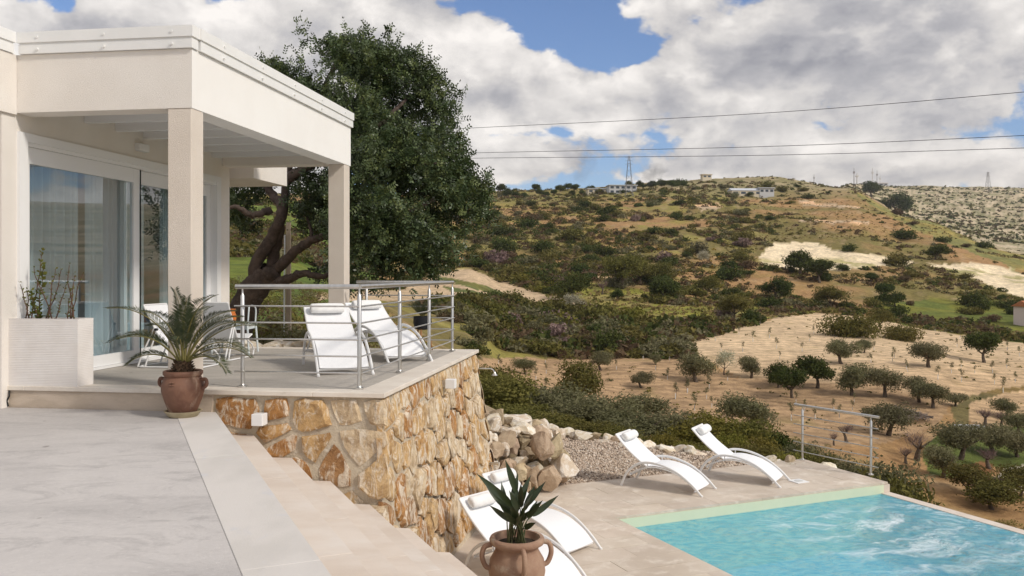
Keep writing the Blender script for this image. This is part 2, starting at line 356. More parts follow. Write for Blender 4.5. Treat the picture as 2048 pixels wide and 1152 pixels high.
ZC = {'leftgreen': (.105, .15, .032), 'meadow': (.25, .235, .045), 'green': (.13, .155, .035), 'ridge': (.22, .21, .075), 'field': (.40, .265, .15), 'slope': (.58, .43, .27), 'tan': (.52, .385, .245),
      'scar': (.50, .38, .25), 'strip': (.115, .135, .045), 'bare': (.80, .66, .45), 'gully': (.17, .14, .06), 'grass': (.11, .135, .035), 'lime': (.68, .60, .48), 'redsoil': (.22, .11, .05)}
def make_terrain():
    thd = np.arctan((np.arange(-120, 2260, 4) - U0) / F)
    th = np.concatenate([np.linspace(-math.pi, thd[0], 36)[:-1], thd, np.linspace(thd[-1], math.pi, 40)[1:]])
    r = np.exp(np.concatenate([np.linspace(0, math.log(14), 22)[:-1], np.linspace(math.log(14), math.log(1900), 420)[:-1], np.linspace(math.log(1900), math.log(4900), 14)]))
    TH, RR = np.meshgrid(th, r, indexing='ij'); X = RR * np.sin(TH); Y = RR * np.cos(TH); Z = terr(X, Y)
    nt, nr = X.shape; V = np.stack([X, Y, Z], -1).reshape(-1, 3)
    i, j = np.meshgrid(np.arange(nt - 1), np.arange(nr - 1), indexing='ij'); a = (i * nr + j).ravel()
    Fq = np.stack([a, a + nr, a + nr + 1, a + 1], -1)
    x, y, z = V.T; yy = np.where(y > 1, y, 1.0)
    u = np.where(y > 1, U0 + x / yy * F, -999); v = np.where(y > 1, V0 + (CZ - z) / yy * F, 0); rr = np.hypot(x, y)
    # jitter zone borders so they read as ragged edges
    uj = u + (fbm(x / 5, y / 5, 50, 3) - 0.5) * 26 * np.clip(90 / rr, .25, 1.2); vj = v + (fbm(x / 5, y / 5, 60, 3) - 0.5) * 9 * np.clip(150 / rr, .5, 1.5)
    n1 = fbm(x / 35, y / 35, 70, 4)[:, None]; n2 = fbm(x / 9, y / 9, 80, 4)[:, None]; n3 = fbm(x / 3, y / 3, 90, 3)[:, None]
    mix = lambda a_, b_, t_: np.asarray(a_) * (1 - t_) + np.asarray(b_) * t_
    sm = lambda t_, lo, hi: np.clip((t_ - lo) / (hi - lo), 0, 1)
    col = mix((.36, .215, .10), (.19, .155, .055), sm(n1, .42, .58)); col = mix(col, (.28, .25, .065), sm(n2, .46, .62) * .75 * (1 - .75 * sm(u, 1460, 1560)[:, None])); col = mix(col, (.40, .29, .17), sm(n3, .6, .8) * .6)
    # upper pale slope and the far limestone hill
    up = sm(400 - v, 0, 25)[:, None] * sm(u, 1150, 1350)[:, None]; col = mix(col, mix((.36, .29, .17), (.24, .21, .10), sm(n2, .4, .6)), up)
    far = (sm(rr, 640, 800) * sm(u, 1600, 1660))[:, None]
    fc = mix((.52, .42, .28), (.25, .23, .12), sm(n2, .42, .6)); ph = z / 6.6 + fbm(x / 80, y / 80, 33, 2) * 1.5; fr = (ph - np.floor(ph))[:, None]
    fc = mix(fc, (.60, .50, .36), sm(fr, .7, .95) * .7); fc = mix(fc, (.16, .15, .08), sm(n3, .58, .7) * .7)
    col = mix(col, fc, far)
    near = sm(-rr, -62, -45)[:, None]; col = mix(col, mix((.20, .165, .075), (.13, .135, .045), sm(n2, .4, .6)), near)
    tan = np.zeros(len(V)); 
    for nm, poly in ZONES:
        k = inside(poly, uj, vj) & (rr < 640) & (rr > 24)
        c = np.asarray(ZC[nm])
        cc = np.repeat(c[None], k.sum(), 0)
        if nm in ('field', 'slope', 'tan'):
            tan[k] = 1.0; cc = cc * (0.86 + 0.28 * n1[k]); cc = mix(cc, (.27, .21, .09), sm(n3[k], .66, .78) * .5 * sm(n2[k], .45, .6))
            if nm == 'slope': cc = mix(cc, cc * (.86, .80, .74), sm(v[k], 700, 790)[:, None])
        elif nm == 'bare': cc = mix(cc, (.30, .28, .09), sm(n2[k], .52, .62) * sm(v[k], 512, 522)[:, None] * .8); cc = cc * (.72 + .5 * n3[k])
        elif nm == 'meadow': cc = mix(cc, (.33, .25, .11), sm(n2[k], .5, .66) * .8); cc = mix(cc, (.12, .13, .04), sm(n3[k], .55, .7) * .6)
        else: cc = mix(cc, cc * (1.5, 1.25, 1.1), sm(n2[k], .48, .65)); cc = mix(cc, cc * .6, sm(n3[k], .55, .7) * .6)
        col[k] = cc
        if nm not in ('field', 'slope', 'tan'): tan[k] = 0
    m = bpy.data.materials.new('land'); m.use_nodes = True; t = NT(m.node_tree); t.n.clear()
    b = t.new('ShaderNodeBsdfPrincipled'); out = t.new('ShaderNodeOutputMaterial')
    at_ = t.new('ShaderNodeVertexColor'); at_.layer_name = 'land'
    ge = t.new('ShaderNodeNewGeometry').outputs['Position']
    f1 = t.noise(ge, 0.9, 8, 0.7); f2 = t.noise(ge, 6.0, 5, 0.6); f3 = t.noise(ge, 0.22, 6, 0.65)
    val = t.m('ADD', t.m('ADD', t.m('MULTIPLY', f1, 1.7), t.m('MULTIPLY', f2, 0.6)), t.m('MULTIPLY', f3, 1.1)); val = t.m('SUBTRACT', val, 0.72)
    # plough furrows on the worked fields
    wv = t.new('ShaderNodeTexWave', wave_type='BANDS', bands_direction='Y'); t.put(wv.inputs['Vector'], t.vm('ADD', ge, t.vm('MULTIPLY', t.new('ShaderNodeTexNoise').outputs['Color'], (0.0, 0.0, 0.0))))
    wv.inputs['Scale'].default_value = 0.16; wv.inputs['Distortion'].default_value = 12.0; wv.inputs['Detail'].default_value = 4; wv.inputs['Detail Scale'].default_value = 0.8
    furrow = t.m('MULTIPLY', t.m('SUBTRACT', wv.outputs['Fac'], 0.5), 0.26)
    val = t.m('ADD', val, t.m('MULTIPLY', furrow, at_.outputs['Alpha']))
    c_ = t.vm('MULTIPLY', at_.outputs['Color'], t.new('ShaderNodeCombineXYZ').outputs[0])
    cx = [n for n in t.n if n.bl_idname == 'ShaderNodeCombineXYZ'][-1]
    for q in range(3): t.put(cx.inputs[q], val)
    t.put(b.inputs['Base Color'], c_); b.inputs['Roughness'].default_value = 0.95; b.inputs['Specular IOR Level'].default_value = 0.1
    bn = t.new('ShaderNodeBump'); bn.inputs['Strength'].default_value = 0.7; bn.inputs['Distance'].default_value = 0.35
    t.put(bn.inputs['Height'], t.m('ADD', f1, t.m('MULTIPLY', f2, 0.3))); t.put(b.inputs['Normal'], bn.outputs[0])
    t.put(out.inputs[0], b.outputs[0])
    me = npmesh('terrain', V, Fq, m, smooth=True)
    ca = me.color_attributes.new('land', 'FLOAT_COLOR', 'POINT')
    ca.data.foreach_set('color', np.concatenate([col, tan[:, None]], 1).astype(np.float32).ravel())
    tag(mesh_obj('terrain', me), kind='structure', label='dry valley and terraced hills rolling away behind the villa')
make_terrain()
# ------------------------------------------------------------------ materials of the built things
M_plaster = pm('plaster', (.87, .825, .77), (.82, .77, .71), .9, .85, .45, 160, spec=.15, c3=(.76, .70, .63), s3=1.6, r3=(.60, .82))
M_column = pm('column_plaster', (.78, .70, .615), (.73, .65, .565), 1.2, .88, .6, 150, spec=.12)
M_white = pm('white_render', (.90, .885, .86), (.87, .85, .82), 1.0, .8, .12, 120, spec=.2)
M_trim = pm('trim_metal', (.84, .835, .82), (.80, .80, .785), 4, .42, spec=.4)
M_frame = pm('frame_white', (.84, .84, .84), None, rough=.35, spec=.45)
M_floor = pm('terrace_floor', (.46, .425, .38), (.37, .345, .31), 1.6, .6, .10, 30, stretch=(1, 3, 1), c3=(.52, .49, .45), s3=5, r3=(.5, .75))
M_coping = pm('coping_stone', (.76, .70, .62), (.68, .61, .53), 3, .6, .12, 60, c3=(.58, .52, .45), s3=9, r3=(.6, .75))
M_patio = pm('patio_floor', (.62, .575, .545), (.50, .465, .455), .7, .62, .3, 120, stretch=(.8, 1.35, 1), c3=(.42, .395, .395), s3=1.7, r3=(.50, .74), detail=10)
M_slab = pm('travertine_slab', (.70, .62, .545), (.63, .54, .46), 1.8, .7, .14, 70, rand=.05, stretch=(.7, 1.2, 1), c3=(.73, .67, .61), s3=1.5, r3=(.45, .75))
M_slab2 = pm('pale_slab', (.655, .62, .585), (.58, .55, .515), 1.6, .75, .12, 70, rand=.08, stretch=(1.4, .7, 1), c3=(.60, .585, .585), s3=4.5, r3=(.58, .72))
M_deck = pm('deck_tile', (.62, .535, .445), (.54, .455, .37), 1.4, .65, .18, 60, rand=.14, hue=.006, c3=(.70, .625, .54), s3=3.5, r3=(.48, .7))
M_grout = pm('grout', (.40, .35, .29), (.34, .30, .25), 8, .9)
M_mortar = pm('mortar', (.60, .52, .40), (.48, .40, .30), 6, .95, .8, 40, spec=.1, c3=(.70, .64, .54), s3=8, r3=(.52, .7))
M_steel = pm('brushed_steel', (.66, .65, .63), (.58, .57, .55), 20, .34, metal=1.0, stretch=(1, 1, .05))
M_lamp = pm('lamp_white', (.82, .82, .82), None, rough=.4)
M_black = pm('black_rubber', (.02, .02, .02), None, rough=.6)
def worn_floor(name, cA, cB, cC, speck, stretch, rough=.7):
    """brushed and stained stone or screed: cloudy tone, streaks, fine grit, scattered dark specks"""
    m = bpy.data.materials.new(name); m.use_nodes = True; t = NT(m.node_tree); t.n.clear(); b = t.new('ShaderNodeBsdfPrincipled'); out = t.new('ShaderNodeOutputMaterial')
    p_ = t.new('ShaderNodeNewGeometry').outputs['Position']; s_ = t.vm('MULTIPLY', p_, stretch)
    big = t.noise(s_, .55, 6, .6, .6); med = t.noise(s_, 2.6, 9, .72, .8); fine = t.noise(p_, 38, 6, .75); grit = t.noise(p_, 150, 3, .6); sc = t.noise(t.vm('MULTIPLY', p_, (3.0, 22.0, 1.0)), 1.4, 6, .7, 1.0)
    col = t.mix(t.map(big, .36, .66), cA, cB); col = t.mix(t.m('MULTIPLY', t.map(med, .48, .70), .75), col, cC)
    col = t.mix(t.m('MULTIPLY', t.map(sc, .58, .72), .35), col, cB); col = t.mix(t.m('MULTIPLY', t.map(fine, .54, .74), .45), col, cC)
    col = t.mix(t.m('MULTIPLY', t.map(fine, .50, .28), .35), col, (.74, .71, .68)); col = t.mix(t.m('MULTIPLY', t.map(t.noise(p_, 5.5, 2, .4), .74, .78), .6), col, speck)
    t.put(b.inputs['Base Color'], col); t.put(b.inputs['Roughness'], t.map(med, .3, .7, rough - .12, rough + .12)); b.inputs['Specular IOR Level'].default_value = .3
    bn = t.new('ShaderNodeBump'); bn.inputs['Strength'].default_value = .5; bn.inputs['Distance'].default_value = .012; t.put(bn.inputs['Height'], t.m('ADD', t.m('ADD', med, t.m('MULTIPLY', fine, .5)), t.m('MULTIPLY', grit, .25))); t.put(b.inputs['Normal'], bn.outputs[0]); t.put(out.inputs[0], b.outputs[0]); return m
M_patio = worn_floor('patio_floor', (.575, .545, .525), (.475, .45, .435), (.37, .35, .34), (.18, .155, .14), (.75, 1.3, 1))
M_floor = worn_floor('terrace_floor', (.47, .43, .38), (.40, .37, .33), (.33, .305, .275), (.18, .16, .14), (.6, 2.0, 1), .62)
def stone_mat():
    m = bpy.data.materials.new('ochre_stone'); m.use_nodes = True; t = NT(m.node_tree); t.n.clear()
    b = t.new('ShaderNodeBsdfPrincipled'); out = t.new('ShaderNodeOutputMaterial')
    oi = t.new('ShaderNodeObjectInfo'); p = t.new('ShaderNodeNewGeometry').outputs['Position']
    p = t.vm('ADD', p, t.vm('MULTIPLY', oi.outputs['Location'], (0, 0, 0)))
    base = t.ramp(oi.outputs['Random'], [(0, (.67, .47, .25)), (.2, (.60, .36, .15)), (.38, (.52, .27, .10)), (.55, (.72, .57, .38)), (.70, (.46, .26, .12)), (.84, (.64, .42, .20))], 'CONSTANT')
    n = t.noise(p, 7, 8, .68, .6); col = t.mix(t.map(n, .38, .68), base, t.vm('MULTIPLY', base, (.52, .45, .40)))
    n2 = t.noise(t.vm('MULTIPLY', p, (1, 1, .45)), 9, 9, .7, 1.2); col = t.mix(t.m('MULTIPLY', t.map(n2, .47, .60), .85), col, (.80, .71, .58))
    n3 = t.noise(p, 26, 6, .7); col = t.mix(t.m('MULTIPLY', t.map(n3, .58, .72), .6), col, (.30, .15, .06))
    t.put(b.inputs['Base Color'], col); b.inputs['Roughness'].default_value = .85; b.inputs['Specular IOR Level'].default_value = .2
    bn = t.new('ShaderNodeBump'); bn.inputs['Strength'].default_value = .9; bn.inputs['Distance'].default_value = .035
    t.put(bn.inputs['Height'], t.m('ADD', n, t.m('MULTIPLY', n3, .6))); t.put(b.inputs['Normal'], bn.outputs[0]); t.put(out.inputs[0], b.outputs[0]); return m
M_stone = stone_mat()
M_rock = pm('rock', (.53, .415, .285), (.38, .285, .19), 3.0, .9, .9, 14, rand=.5, hue=.03, c3=(.58, .49, .38), s3=4, r3=(.56, .70), spec=.15, coords='Generated')
M_pale = pm('pale_rock', (.74, .66, .54), (.60, .49, .35), 2.4, .9, .8, 12, rand=.3, hue=.02, c3=(.80, .75, .67), s3=4, r3=(.48, .62), spec=.15, coords='Generated')
# ------------------------------------------------------------------ villa
AW = -3.88                                                   # the glazed wall's plane
AC, BF = -1.97, 0.10                                         # right face and front face of the porch fascia
BB = 4.86                                                    # back end of the porch
villa = thing('villa', 'white and cream flat-roofed villa with a pillared porch on the left', 'house', H(-4.5, 2.5, ZT))
def vpart(name, mat, fn, parent=villa, **kw):
    mb = MB(); fn(mb); return mb.build(name, mat, parent, **kw)
WB0, WB1, WZ1 = 0.18, 4.43, 4.81                             # door opening in the glazed wall
def walls(m):
    m.hexa(H, AW - .3, AW, -.08, WB0, 0, 5.45); m.hexa(H, AW - .3, AW, WB1, 4.80, 0, 5.45); m.hexa(H, AW - .3, AW, WB0, WB1, WZ1, 5.45)
vpart('wall', M_plaster, walls)
vpart('wall', M_plaster, lambda m: m.hexa(H, -9.0, AW - .302, -.08, .22, 0, 5.40))
vpart('wall', M_plaster, lambda m: m.hexa(H, -9.0, AW - .302, 4.5, 4.80, 0, 5.40))
vpart('wall', M_plaster, lambda m: m.hexa(H, -9.3, -9.002, -.08, 4.80, 0, 5.40))
M_room = pm('room_wall', (.55, .52, .48), None, rough=.8)
vpart('room_floor', pm('room_floor', (.30, .27, .24), None, rough=.5), lambda m: m.hexa(H, -9.0, AW - .302, .222, 4.498, 2.1, ZT + .01))
vpart('ceiling', M_room, lambda m: m.hexa(H, -9.0, AW - .302, .222, 4.498, 5.0, 5.38))
# fascia of the porch: a rendered band on three sides, and the beam at the back
fz = lambda pts, z: [H(a, b, z) for a, b in pts]
FF = [(AW + .002, BF), (AC - .001, BF), (AC - .261, BF + .26), (AW + .002, BF + .26)]; FR = [(AC, BF + .001), (AC, BB), (AC - .26, BB), (AC - .26, BF + .261)]
vpart('fascia', M_plaster, lambda m: m.prism(fz(FF, 5.02), fz(FF, 5.60)))
vpart('fascia', M_white, lambda m: m.prism(fz(FR, 5.02), fz(FR, 5.60)))
vpart('fascia', M_plaster, lambda m: m.hexa(H, AW + .002, AC - .262, BB - .30, BB, 5.02, 5.60))
vpart('fascia', M_plaster, lambda m: m.hexa(H, AW - .26, AW + .03, -2.4, BF - .003, 5.0, 5.60))
# metal roof edge: lower band, groove and upper band on each visible side
def trim(a0, a1, b0, b1, nm='roof_trim'):
    vpart(nm, M_trim, lambda m: (m.hexa(H, a0, a1, b0, b1, 5.603, 5.695), m.hexa(H, a0 + .006, a1 - .006, b0 + .006, b1 - .006, 5.695, 5.712), m.hexa(H, a0 - .012, a1 + .012, b0 - .012, b1 + .012, 5.712, 5.82)))
trim(AW + .07, AC + .017, BF - .03, BF + .10)
trim(AC - .10, AC + .03, BF + .125, BB + .03)
trim(AW - .10, AW + .045, -2.42, BF - .06)
for k in range(3):
    for z in (5.645, 5.765):
        c = H(AW + .28 + k * .72, BF - .043, z); vpart('bolt', M_trim, lambda m: m.tube([c + HB * .03, c - HB * .008], .014, 8), smooth=True)
for k in range(5):
    for z in (5.645, 5.765):
        c = H(AC + .047, BF + .6 + k * .95, z); vpart('bolt', M_trim, lambda m: m.tube([c - HW * .03, c + HW * .006], .013, 8), smooth=True)
vpart('roof', pm('roof_sheet', (.66, .66, .65), None, rough=.6), lambda m: (m.hexa(H, AW - .1, AC - .262, BF + .262, BB - .302, 5.245, 5.32), m.hexa(H, -9.4, AW - .262, -2.4, 5.0, 5.42, 5.62)))
vpart('back_eave', M_plaster, lambda m: m.hexa(H, AW - 2.0, AW + .30, 5.0, 6.3, 4.88, 5.30))
vpart('wall', M_plaster, lambda m: m.hexa(H, AW - 5.0, AW - 1.6, 4.802, 8.0, 0, 5.0))
M_slat = pm('pergola_slat', (.80, .80, .80), None, rough=.5)
for k in range(7):
    b = BF + .52 + k * .60; vpart('roof_beam', M_slat, lambda m: m.hexa(H, AW + .003, AC - .265, b, b + .07, 5.11, 5.24))
for (a, b) in ((AC - .255, BF + .005), (AC - .255, BB - .27)):
    vpart('column', M_column, lambda m: m.hexa(H, a, a + .25, b, b + .24, .3, 5.02), bevel=.008)
# sliding doors
door = vpart('door_frame', M_frame, lambda m: (m.hexa(H, AW - .14, AW + .03, WB0 - .04, WB0 + .085, ZT, WZ1 + .03), m.hexa(H, AW - .14, AW + .03, WB1 - .085, WB1 + .04, ZT, WZ1 + .03),
        m.hexa(H, AW - .14, AW + .032, WB0 + .085, WB1 - .085, WZ1 - .06, WZ1 + .03), m.hexa(H, AW - .14, AW + .012, WB0 + .085, WB1 - .085, WZ1 - .10, WZ1 - .06), m.hexa(H, AW - .14, AW + .02, WB0 + .085, WB1 - .085, ZT + .001, ZT + .03)))
def glass_mat():
    m = bpy.data.materials.new('door_glass'); m.use_nodes = True; t = NT(m.node_tree); t.n.clear()
    out = t.new('ShaderNodeOutputMaterial'); tr = t.new('ShaderNodeBsdfTransparent'); tr.inputs[0].default_value = (.80, .90, .93, 1)
    gl = t.new('ShaderNodeBsdfGlossy'); gl.inputs['Roughness'].default_value = 0.0; gl.inputs[0].default_value = (.95, .97, 1, 1)
    lw = t.new('ShaderNodeLayerWeight'); lw.inputs[0].default_value = .5
    mx = t.new('ShaderNodeMixShader'); t.put(mx.inputs[0], t.m('MULTIPLY_ADD', t.m('POWER', lw.outputs['Facing'], 3.5), .85, .16, clamp=True)); t.put(mx.inputs[1], tr.outputs[0]); t.put(mx.inputs[2], gl.outputs[0]); t.put(out.inputs[0], mx.outputs[0]); return m
M_glass = glass_mat()
for (b0, b1, da) in ((WB0 + .088, 2.36, -.01), (2.12, WB1 - .088, -.07)):
    z0, z1 = ZT + .033, WZ1 - .103
    lf = vpart('sliding_door', M_frame, lambda m: (m.hexa(H, AW + da - .05, AW + da, b0, b0 + .07, z0, z1), m.hexa(H, AW + da - .05, AW + da, b1 - .13, b1, z0, z1),
        m.hexa(H, AW + da - .049, AW + da - .001, b0 + .07, b1 - .13, z1 - .17, z1), m.hexa(H, AW + da - .049, AW + da - .001, b0 + .07, b1 - .13, z0, z0 + .13)))
    vpart('glass_pane', M_glass, lambda m: m.add([H(AW + da - .025, b_, z_) for b_, z_ in ((b0 + .068, z0 + .128), (b1 - .128, z0 + .128), (b1 - .128, z1 - .168), (b0 + .068, z1 - .168))], [(0, 1, 2, 3)]), parent=lf)
vpart('mullion_seal', M_black, lambda m: m.hexa(H, AW - .006, AW + .004, 2.362, 2.375, ZT + .033, WZ1 - .103))
M_curtain = pm('curtain', (.82, .88, .90), (.76, .83, .86), 2, .9, trans=.35)
def curtain(b0, b1, a, per):
    vs = []; n = 160
    for i in range(n + 1):
        b = b0 + (b1 - b0) * i / n; off = .045 * math.sin(i / n * per * 6.283) + .02 * math.sin(i / n * per * 2.7 * 3.1)
        vs += [H(a + off, b, ZT + .03), H(a + off * .8, b, WZ1 - .05)]
    return lambda m: m.add(vs, [(2 * i, 2 * i + 2, 2 * i + 3, 2 * i + 1) for i in range(n)])
vpart('curtain', M_curtain, curtain(.75, 1.75, AW - .42, 8), smooth=True, sharp=180)
vpart('curtain', M_curtain, curtain(1.80, 3.05, AW - .38, 10), smooth=True, sharp=180)
vpart('curtain', M_curtain, curtain(3.5, 4.3, AW - .40, 7), smooth=True, sharp=180)
lp = thing('wall_light', 'small white box light on the porch wall above the sliding doors', 'lamp', H(AW, 2.35, 4.98))
vpart('lamp_body', M_lamp, lambda m: m.hexa(H, AW + .001, AW + .07, 2.24, 2.46, 4.94, 5.03), lp, bevel=.006)
vpart('diffuser', pm('diffuser', (.7, .7, .68), None, rough=.3), lambda m: m.hexa(H, AW + .01, AW + .065, 2.25, 2.45, 4.934, 4.939), lp)
# ------------------------------------------------------------------ raised terrace and its stone wall
terrace = thing('terrace', 'raised grey terrace on an ochre rubble stone wall with pale coping', 'terrace', H(-1.0, 2.4, 0))
bat = lambda b, z: (1 - z / ZT) * (.05 + .062 * b)
vpart('floor', M_floor, lambda m: m.hexa(H, -10.0, -.30, .25, 4.60, 2.15, ZT - .004), terrace)
def cop(nm, a0, a1, b0, b1): vpart(nm, M_coping, lambda m: m.hexa(H, a0, a1, b0, b1, ZT - .045, ZT), terrace, bevel=.004)
for a0, a1 in ((-10, -5.2), (-5.198, -3.7), (-3.698, -2.2), (-2.198, -.7)): cop('coping', a0, a1, 0, .248)
vpart('coping', M_coping, lambda m: m.prism([H(-.698, 0, ZT - .045), H(0, 0, ZT - .045), H(-.298, .248, ZT - .045), H(-.698, .248, ZT - .045)], [H(-.698, 0, ZT), H(0, 0, ZT), H(-.298, .248, ZT), H(-.698, .248, ZT)]), terrace, bevel=.004)
vpart('coping', M_coping, lambda m: m.prism([H(0.001, .002, ZT - .045), H(.001, 1.6, ZT - .045), H(-.297, 1.6, ZT - .045), H(-.297, .25, ZT - .045)], [H(.001, .002, ZT), H(.001, 1.6, ZT), H(-.297, 1.6, ZT), H(-.297, .25, ZT)]), terrace, bevel=.004)
cop('coping', -.297, .001, 1.602, 3.1); cop('coping', -.297, .001, 3.102, 4.84); cop('coping', -10, -.3, 4.602, 4.84)
vpart('mortar_core', M_mortar, lambda m: m.prism([H(-9.9, .045, -.3), H(-.05 + bat(0, -.3), .045, -.3), H(-.05 + bat(4.8, -.3), 4.78, -.3), H(-9.9, 4.78, -.3)], [H(-9.9, .045, ZT - .047), H(-.05, .045, ZT - .047), H(-.05, 4.78, ZT - .047), H(-9.9, 4.78, ZT - .047)]), terrace)
vpart('plaster_riser', pm('riser_plaster', (.60, .50, .40), (.50, .41, .32), 3, .9, .3, 50, stretch=(1, 1, 3)), lambda m: m.prism([H(-10, .012, ZP - .1), H(-1.74, .012, ZP - .1), H(-1.74, .044, ZP - .1), H(-10, .044, ZP - .1)], [H(-10, .02, ZT - .048), H(-1.70, .02, ZT - .048), H(-1.70, .044, ZT - .048), H(-10, .044, ZT - .048)]), terrace)
vpart('cable', M_black, lambda m: m.tube([H(-3.86, .005, ZT - .05), H(-3.85, -.01, ZT - .10), H(-3.88, -.005, ZT - .15), H(-3.87, .0, ZP + .01)], .008, 6), terrace, smooth=True)
def clip(poly, px, py, nx, ny):
    out = []
    for i in range(len(poly)):
        a, b = poly[i], poly[(i + 1) % len(poly)]
        da = (a[0] - px) * nx + (a[1] - py) * ny; db = (b[0] - px) * nx + (b[1] - py) * ny
        if da <= 0: out.append(a)
        if (da < 0) != (db < 0) and abs(da - db) > 1e-12:
            t = da / (da - db); out.append((a[0] + (b[0] - a[0]) * t, a[1] + (b[1] - a[1]) * t))
    return out
def rubble(s0, s1, z0, z1, nx, nz, fn, seed, keep=None, gap=.017, drop=.20):
    """irregular stones: one mesh object for each"""
    rd = random.Random(seed); pts = []
    for j in range(nz):
        for i in range(nx):
            pts.append((s0 + (s1 - s0) * (i + .5 + (.5 if j % 2 else 0) * .6 + rd.uniform(-.46, .46)) / nx, z0 + (z1 - z0) * (j + .5 + rd.uniform(-.44, .44)) / nz))
    # drop some sites so stone sizes differ
    pts = [p for p in pts if rd.random() > drop]
    for i, p in enumerate(pts):
        if keep and not keep(*p): continue
        poly = [(s0, z0), (s1, z0), (s1, z1), (s0, z1)]
        for j, q in enumerate(pts):
            if i != j and abs(q[0] - p[0]) < 1.4 and abs(q[1] - p[1]) < 1.2:
                nx_, ny_ = q[0] - p[0], q[1] - p[1]; L = math.hypot(nx_, ny_)
                poly = clip(poly, (p[0] + q[0]) / 2 - nx_ / L * gap, (p[1] + q[1]) / 2 - ny_ / L * gap, nx_, ny_)
                if len(poly) < 3: break
        if len(poly) < 3: continue
        cx = sum(a for a, b in poly) / len(poly); cy = sum(b for a, b in poly) / len(poly)
        ring = []
        for k in range(len(poly)):
            a, b = poly[k], poly[(k + 1) % len(poly)]; L = math.hypot(a[0] - b[0], a[1] - b[1]); n = max(1, min(3, int(L / .09)))
            for e in range(n):
                t = (e + (.22 if n > 1 and e == 0 else 0)) / n; x = a[0] + (b[0] - a[0]) * t; y = a[1] + (b[1] - a[1]) * t
                j_ = rd.uniform(.86, 1.0); ring.append((cx + (x - cx) * j_, cy + (y - cy) * j_))
        if len(ring) < 4: continue
        n = len(ring); dmax = rd.uniform(.012, .045); tx, ty = rd.uniform(-.10, .10), rd.uniform(-.10, .10)
        vs = [fn(x, y, -.02) for x, y in ring] + [fn(cx + (x - cx) * .985, cy + (y - cy) * .985, dmax * rd.uniform(.35, .7)) for x, y in ring]
        vs += [fn(cx + (x - cx) * .80, cy + (y - cy) * .80, dmax * rd.uniform(.75, 1.05) + tx * (x - cx) + ty * (y - cy)) for x, y in ring]
        vs += [fn(cx + (x - cx) * .42, cy + (y - cy) * .42, dmax * rd.uniform(.85, 1.25)) for x, y in ring] + [fn(cx, cy, dmax * rd.uniform(.9, 1.2))]
        fs = []
        for r_ in range(3): fs += [(r_ * n + k, r_ * n + (k + 1) % n, (r_ + 1) * n + (k + 1) % n, (r_ + 1) * n + k) for k in range(n)]
        fs += [(3 * n + k, 3 * n + (k + 1) % n, 4 * n) for k in range(n)]
        o = MB().add(vs, fs).build('stone', M_stone, terrace, smooth=True, sharp=28)
EW = HW.dot(E1)
S0 = Vector((-2.77, 8.31, 0))
def awall(n, b): return (n - (HC + HB * b - S0).dot(E1)) / EW
TR, RI = .323, ZP / 10
def front_keep(s, z):
    n = max(0, (H(s, 0, 0) - S0).dot(E1)) / TR
    return z > ZP - RI * (math.floor(n) + 1) - .25
rubble(-1.70, .02, .4, ZT - .06, 6, 7, lambda s, z, d: H(s + (bat(0, z) if s > -.3 else 0), .045 - d, z), 11, front_keep)
rubble(.0, 4.80, .05, ZT - .06, 14, 7, lambda s, z, d: H(-.065 + bat(s, z) + d, s, z), 5, None, .008, .10)
def end_fn(s, z, d): return H(s + bat(4.8, z) * (1 if s > -.5 else 0), 4.78 + d, z)
rubble(-1.2, -.0, .6, ZT - .06, 4, 5, end_fn, 8)
for (P, nrm, lab) in ((H(-1.20, 0.0, 2.02), -HB, 'white cube wall light on the front of the stone wall below the terrace'), (H(.02, 2.55, 2.06), HW, 'white cube wall light on the side of the stone wall near its far end')):
    lp = thing('wall_light', lab, 'lamp', P, group='cube lights on the stone wall'); sd = nrm.cross(Vector((0, 0, 1))); f = lambda a, b, z: P + sd * a + nrm * b + Vector((0, 0, z))
    vpart('lamp_body', M_lamp, lambda m: m.hexa(f, -.055, .055, .0, .12, -.055, .055), lp, bevel=.004); vpart('back_plate', M_steel, lambda m: m.hexa(f, -.04, .04, -.06, -.002, -.04, .04), lp)
sh = thing('outdoor_shower', 'chrome shower arm and tap fixed to the far end of the stone wall', 'shower', at(958, 737, 13.0))
p0 = at(955, 737, 13.0)
vpart('shower_arm', M_steel, lambda m: m.tube([p0 - HW * .15, p0, p0 + HW * .20, p0 + HW * .235 + Vector((0, 0, -.02)), p0 + HW * .25 + Vector((0, 0, -.05))], .010, 8), sh, smooth=True)
vpart('shower_head', M_steel, lambda m: m.lathe([(.012, 0), (.02, -.02), (.045, -.05), (.042, -.055)], 14, p0 + HW * .255 + Vector((0, 0, -.045))), sh, smooth=True)
tp = at(990, 927, 12.75)
vpart('tap', M_steel, lambda m: (m.tube([tp - HW * .30, tp + HW * .02, tp + HW * .05], [.02, .02, .035], 10), m.tube([tp + HW * .03, tp + HW * .03 + Vector((0, 0, .05))], .008, 6)), sh, smooth=True)
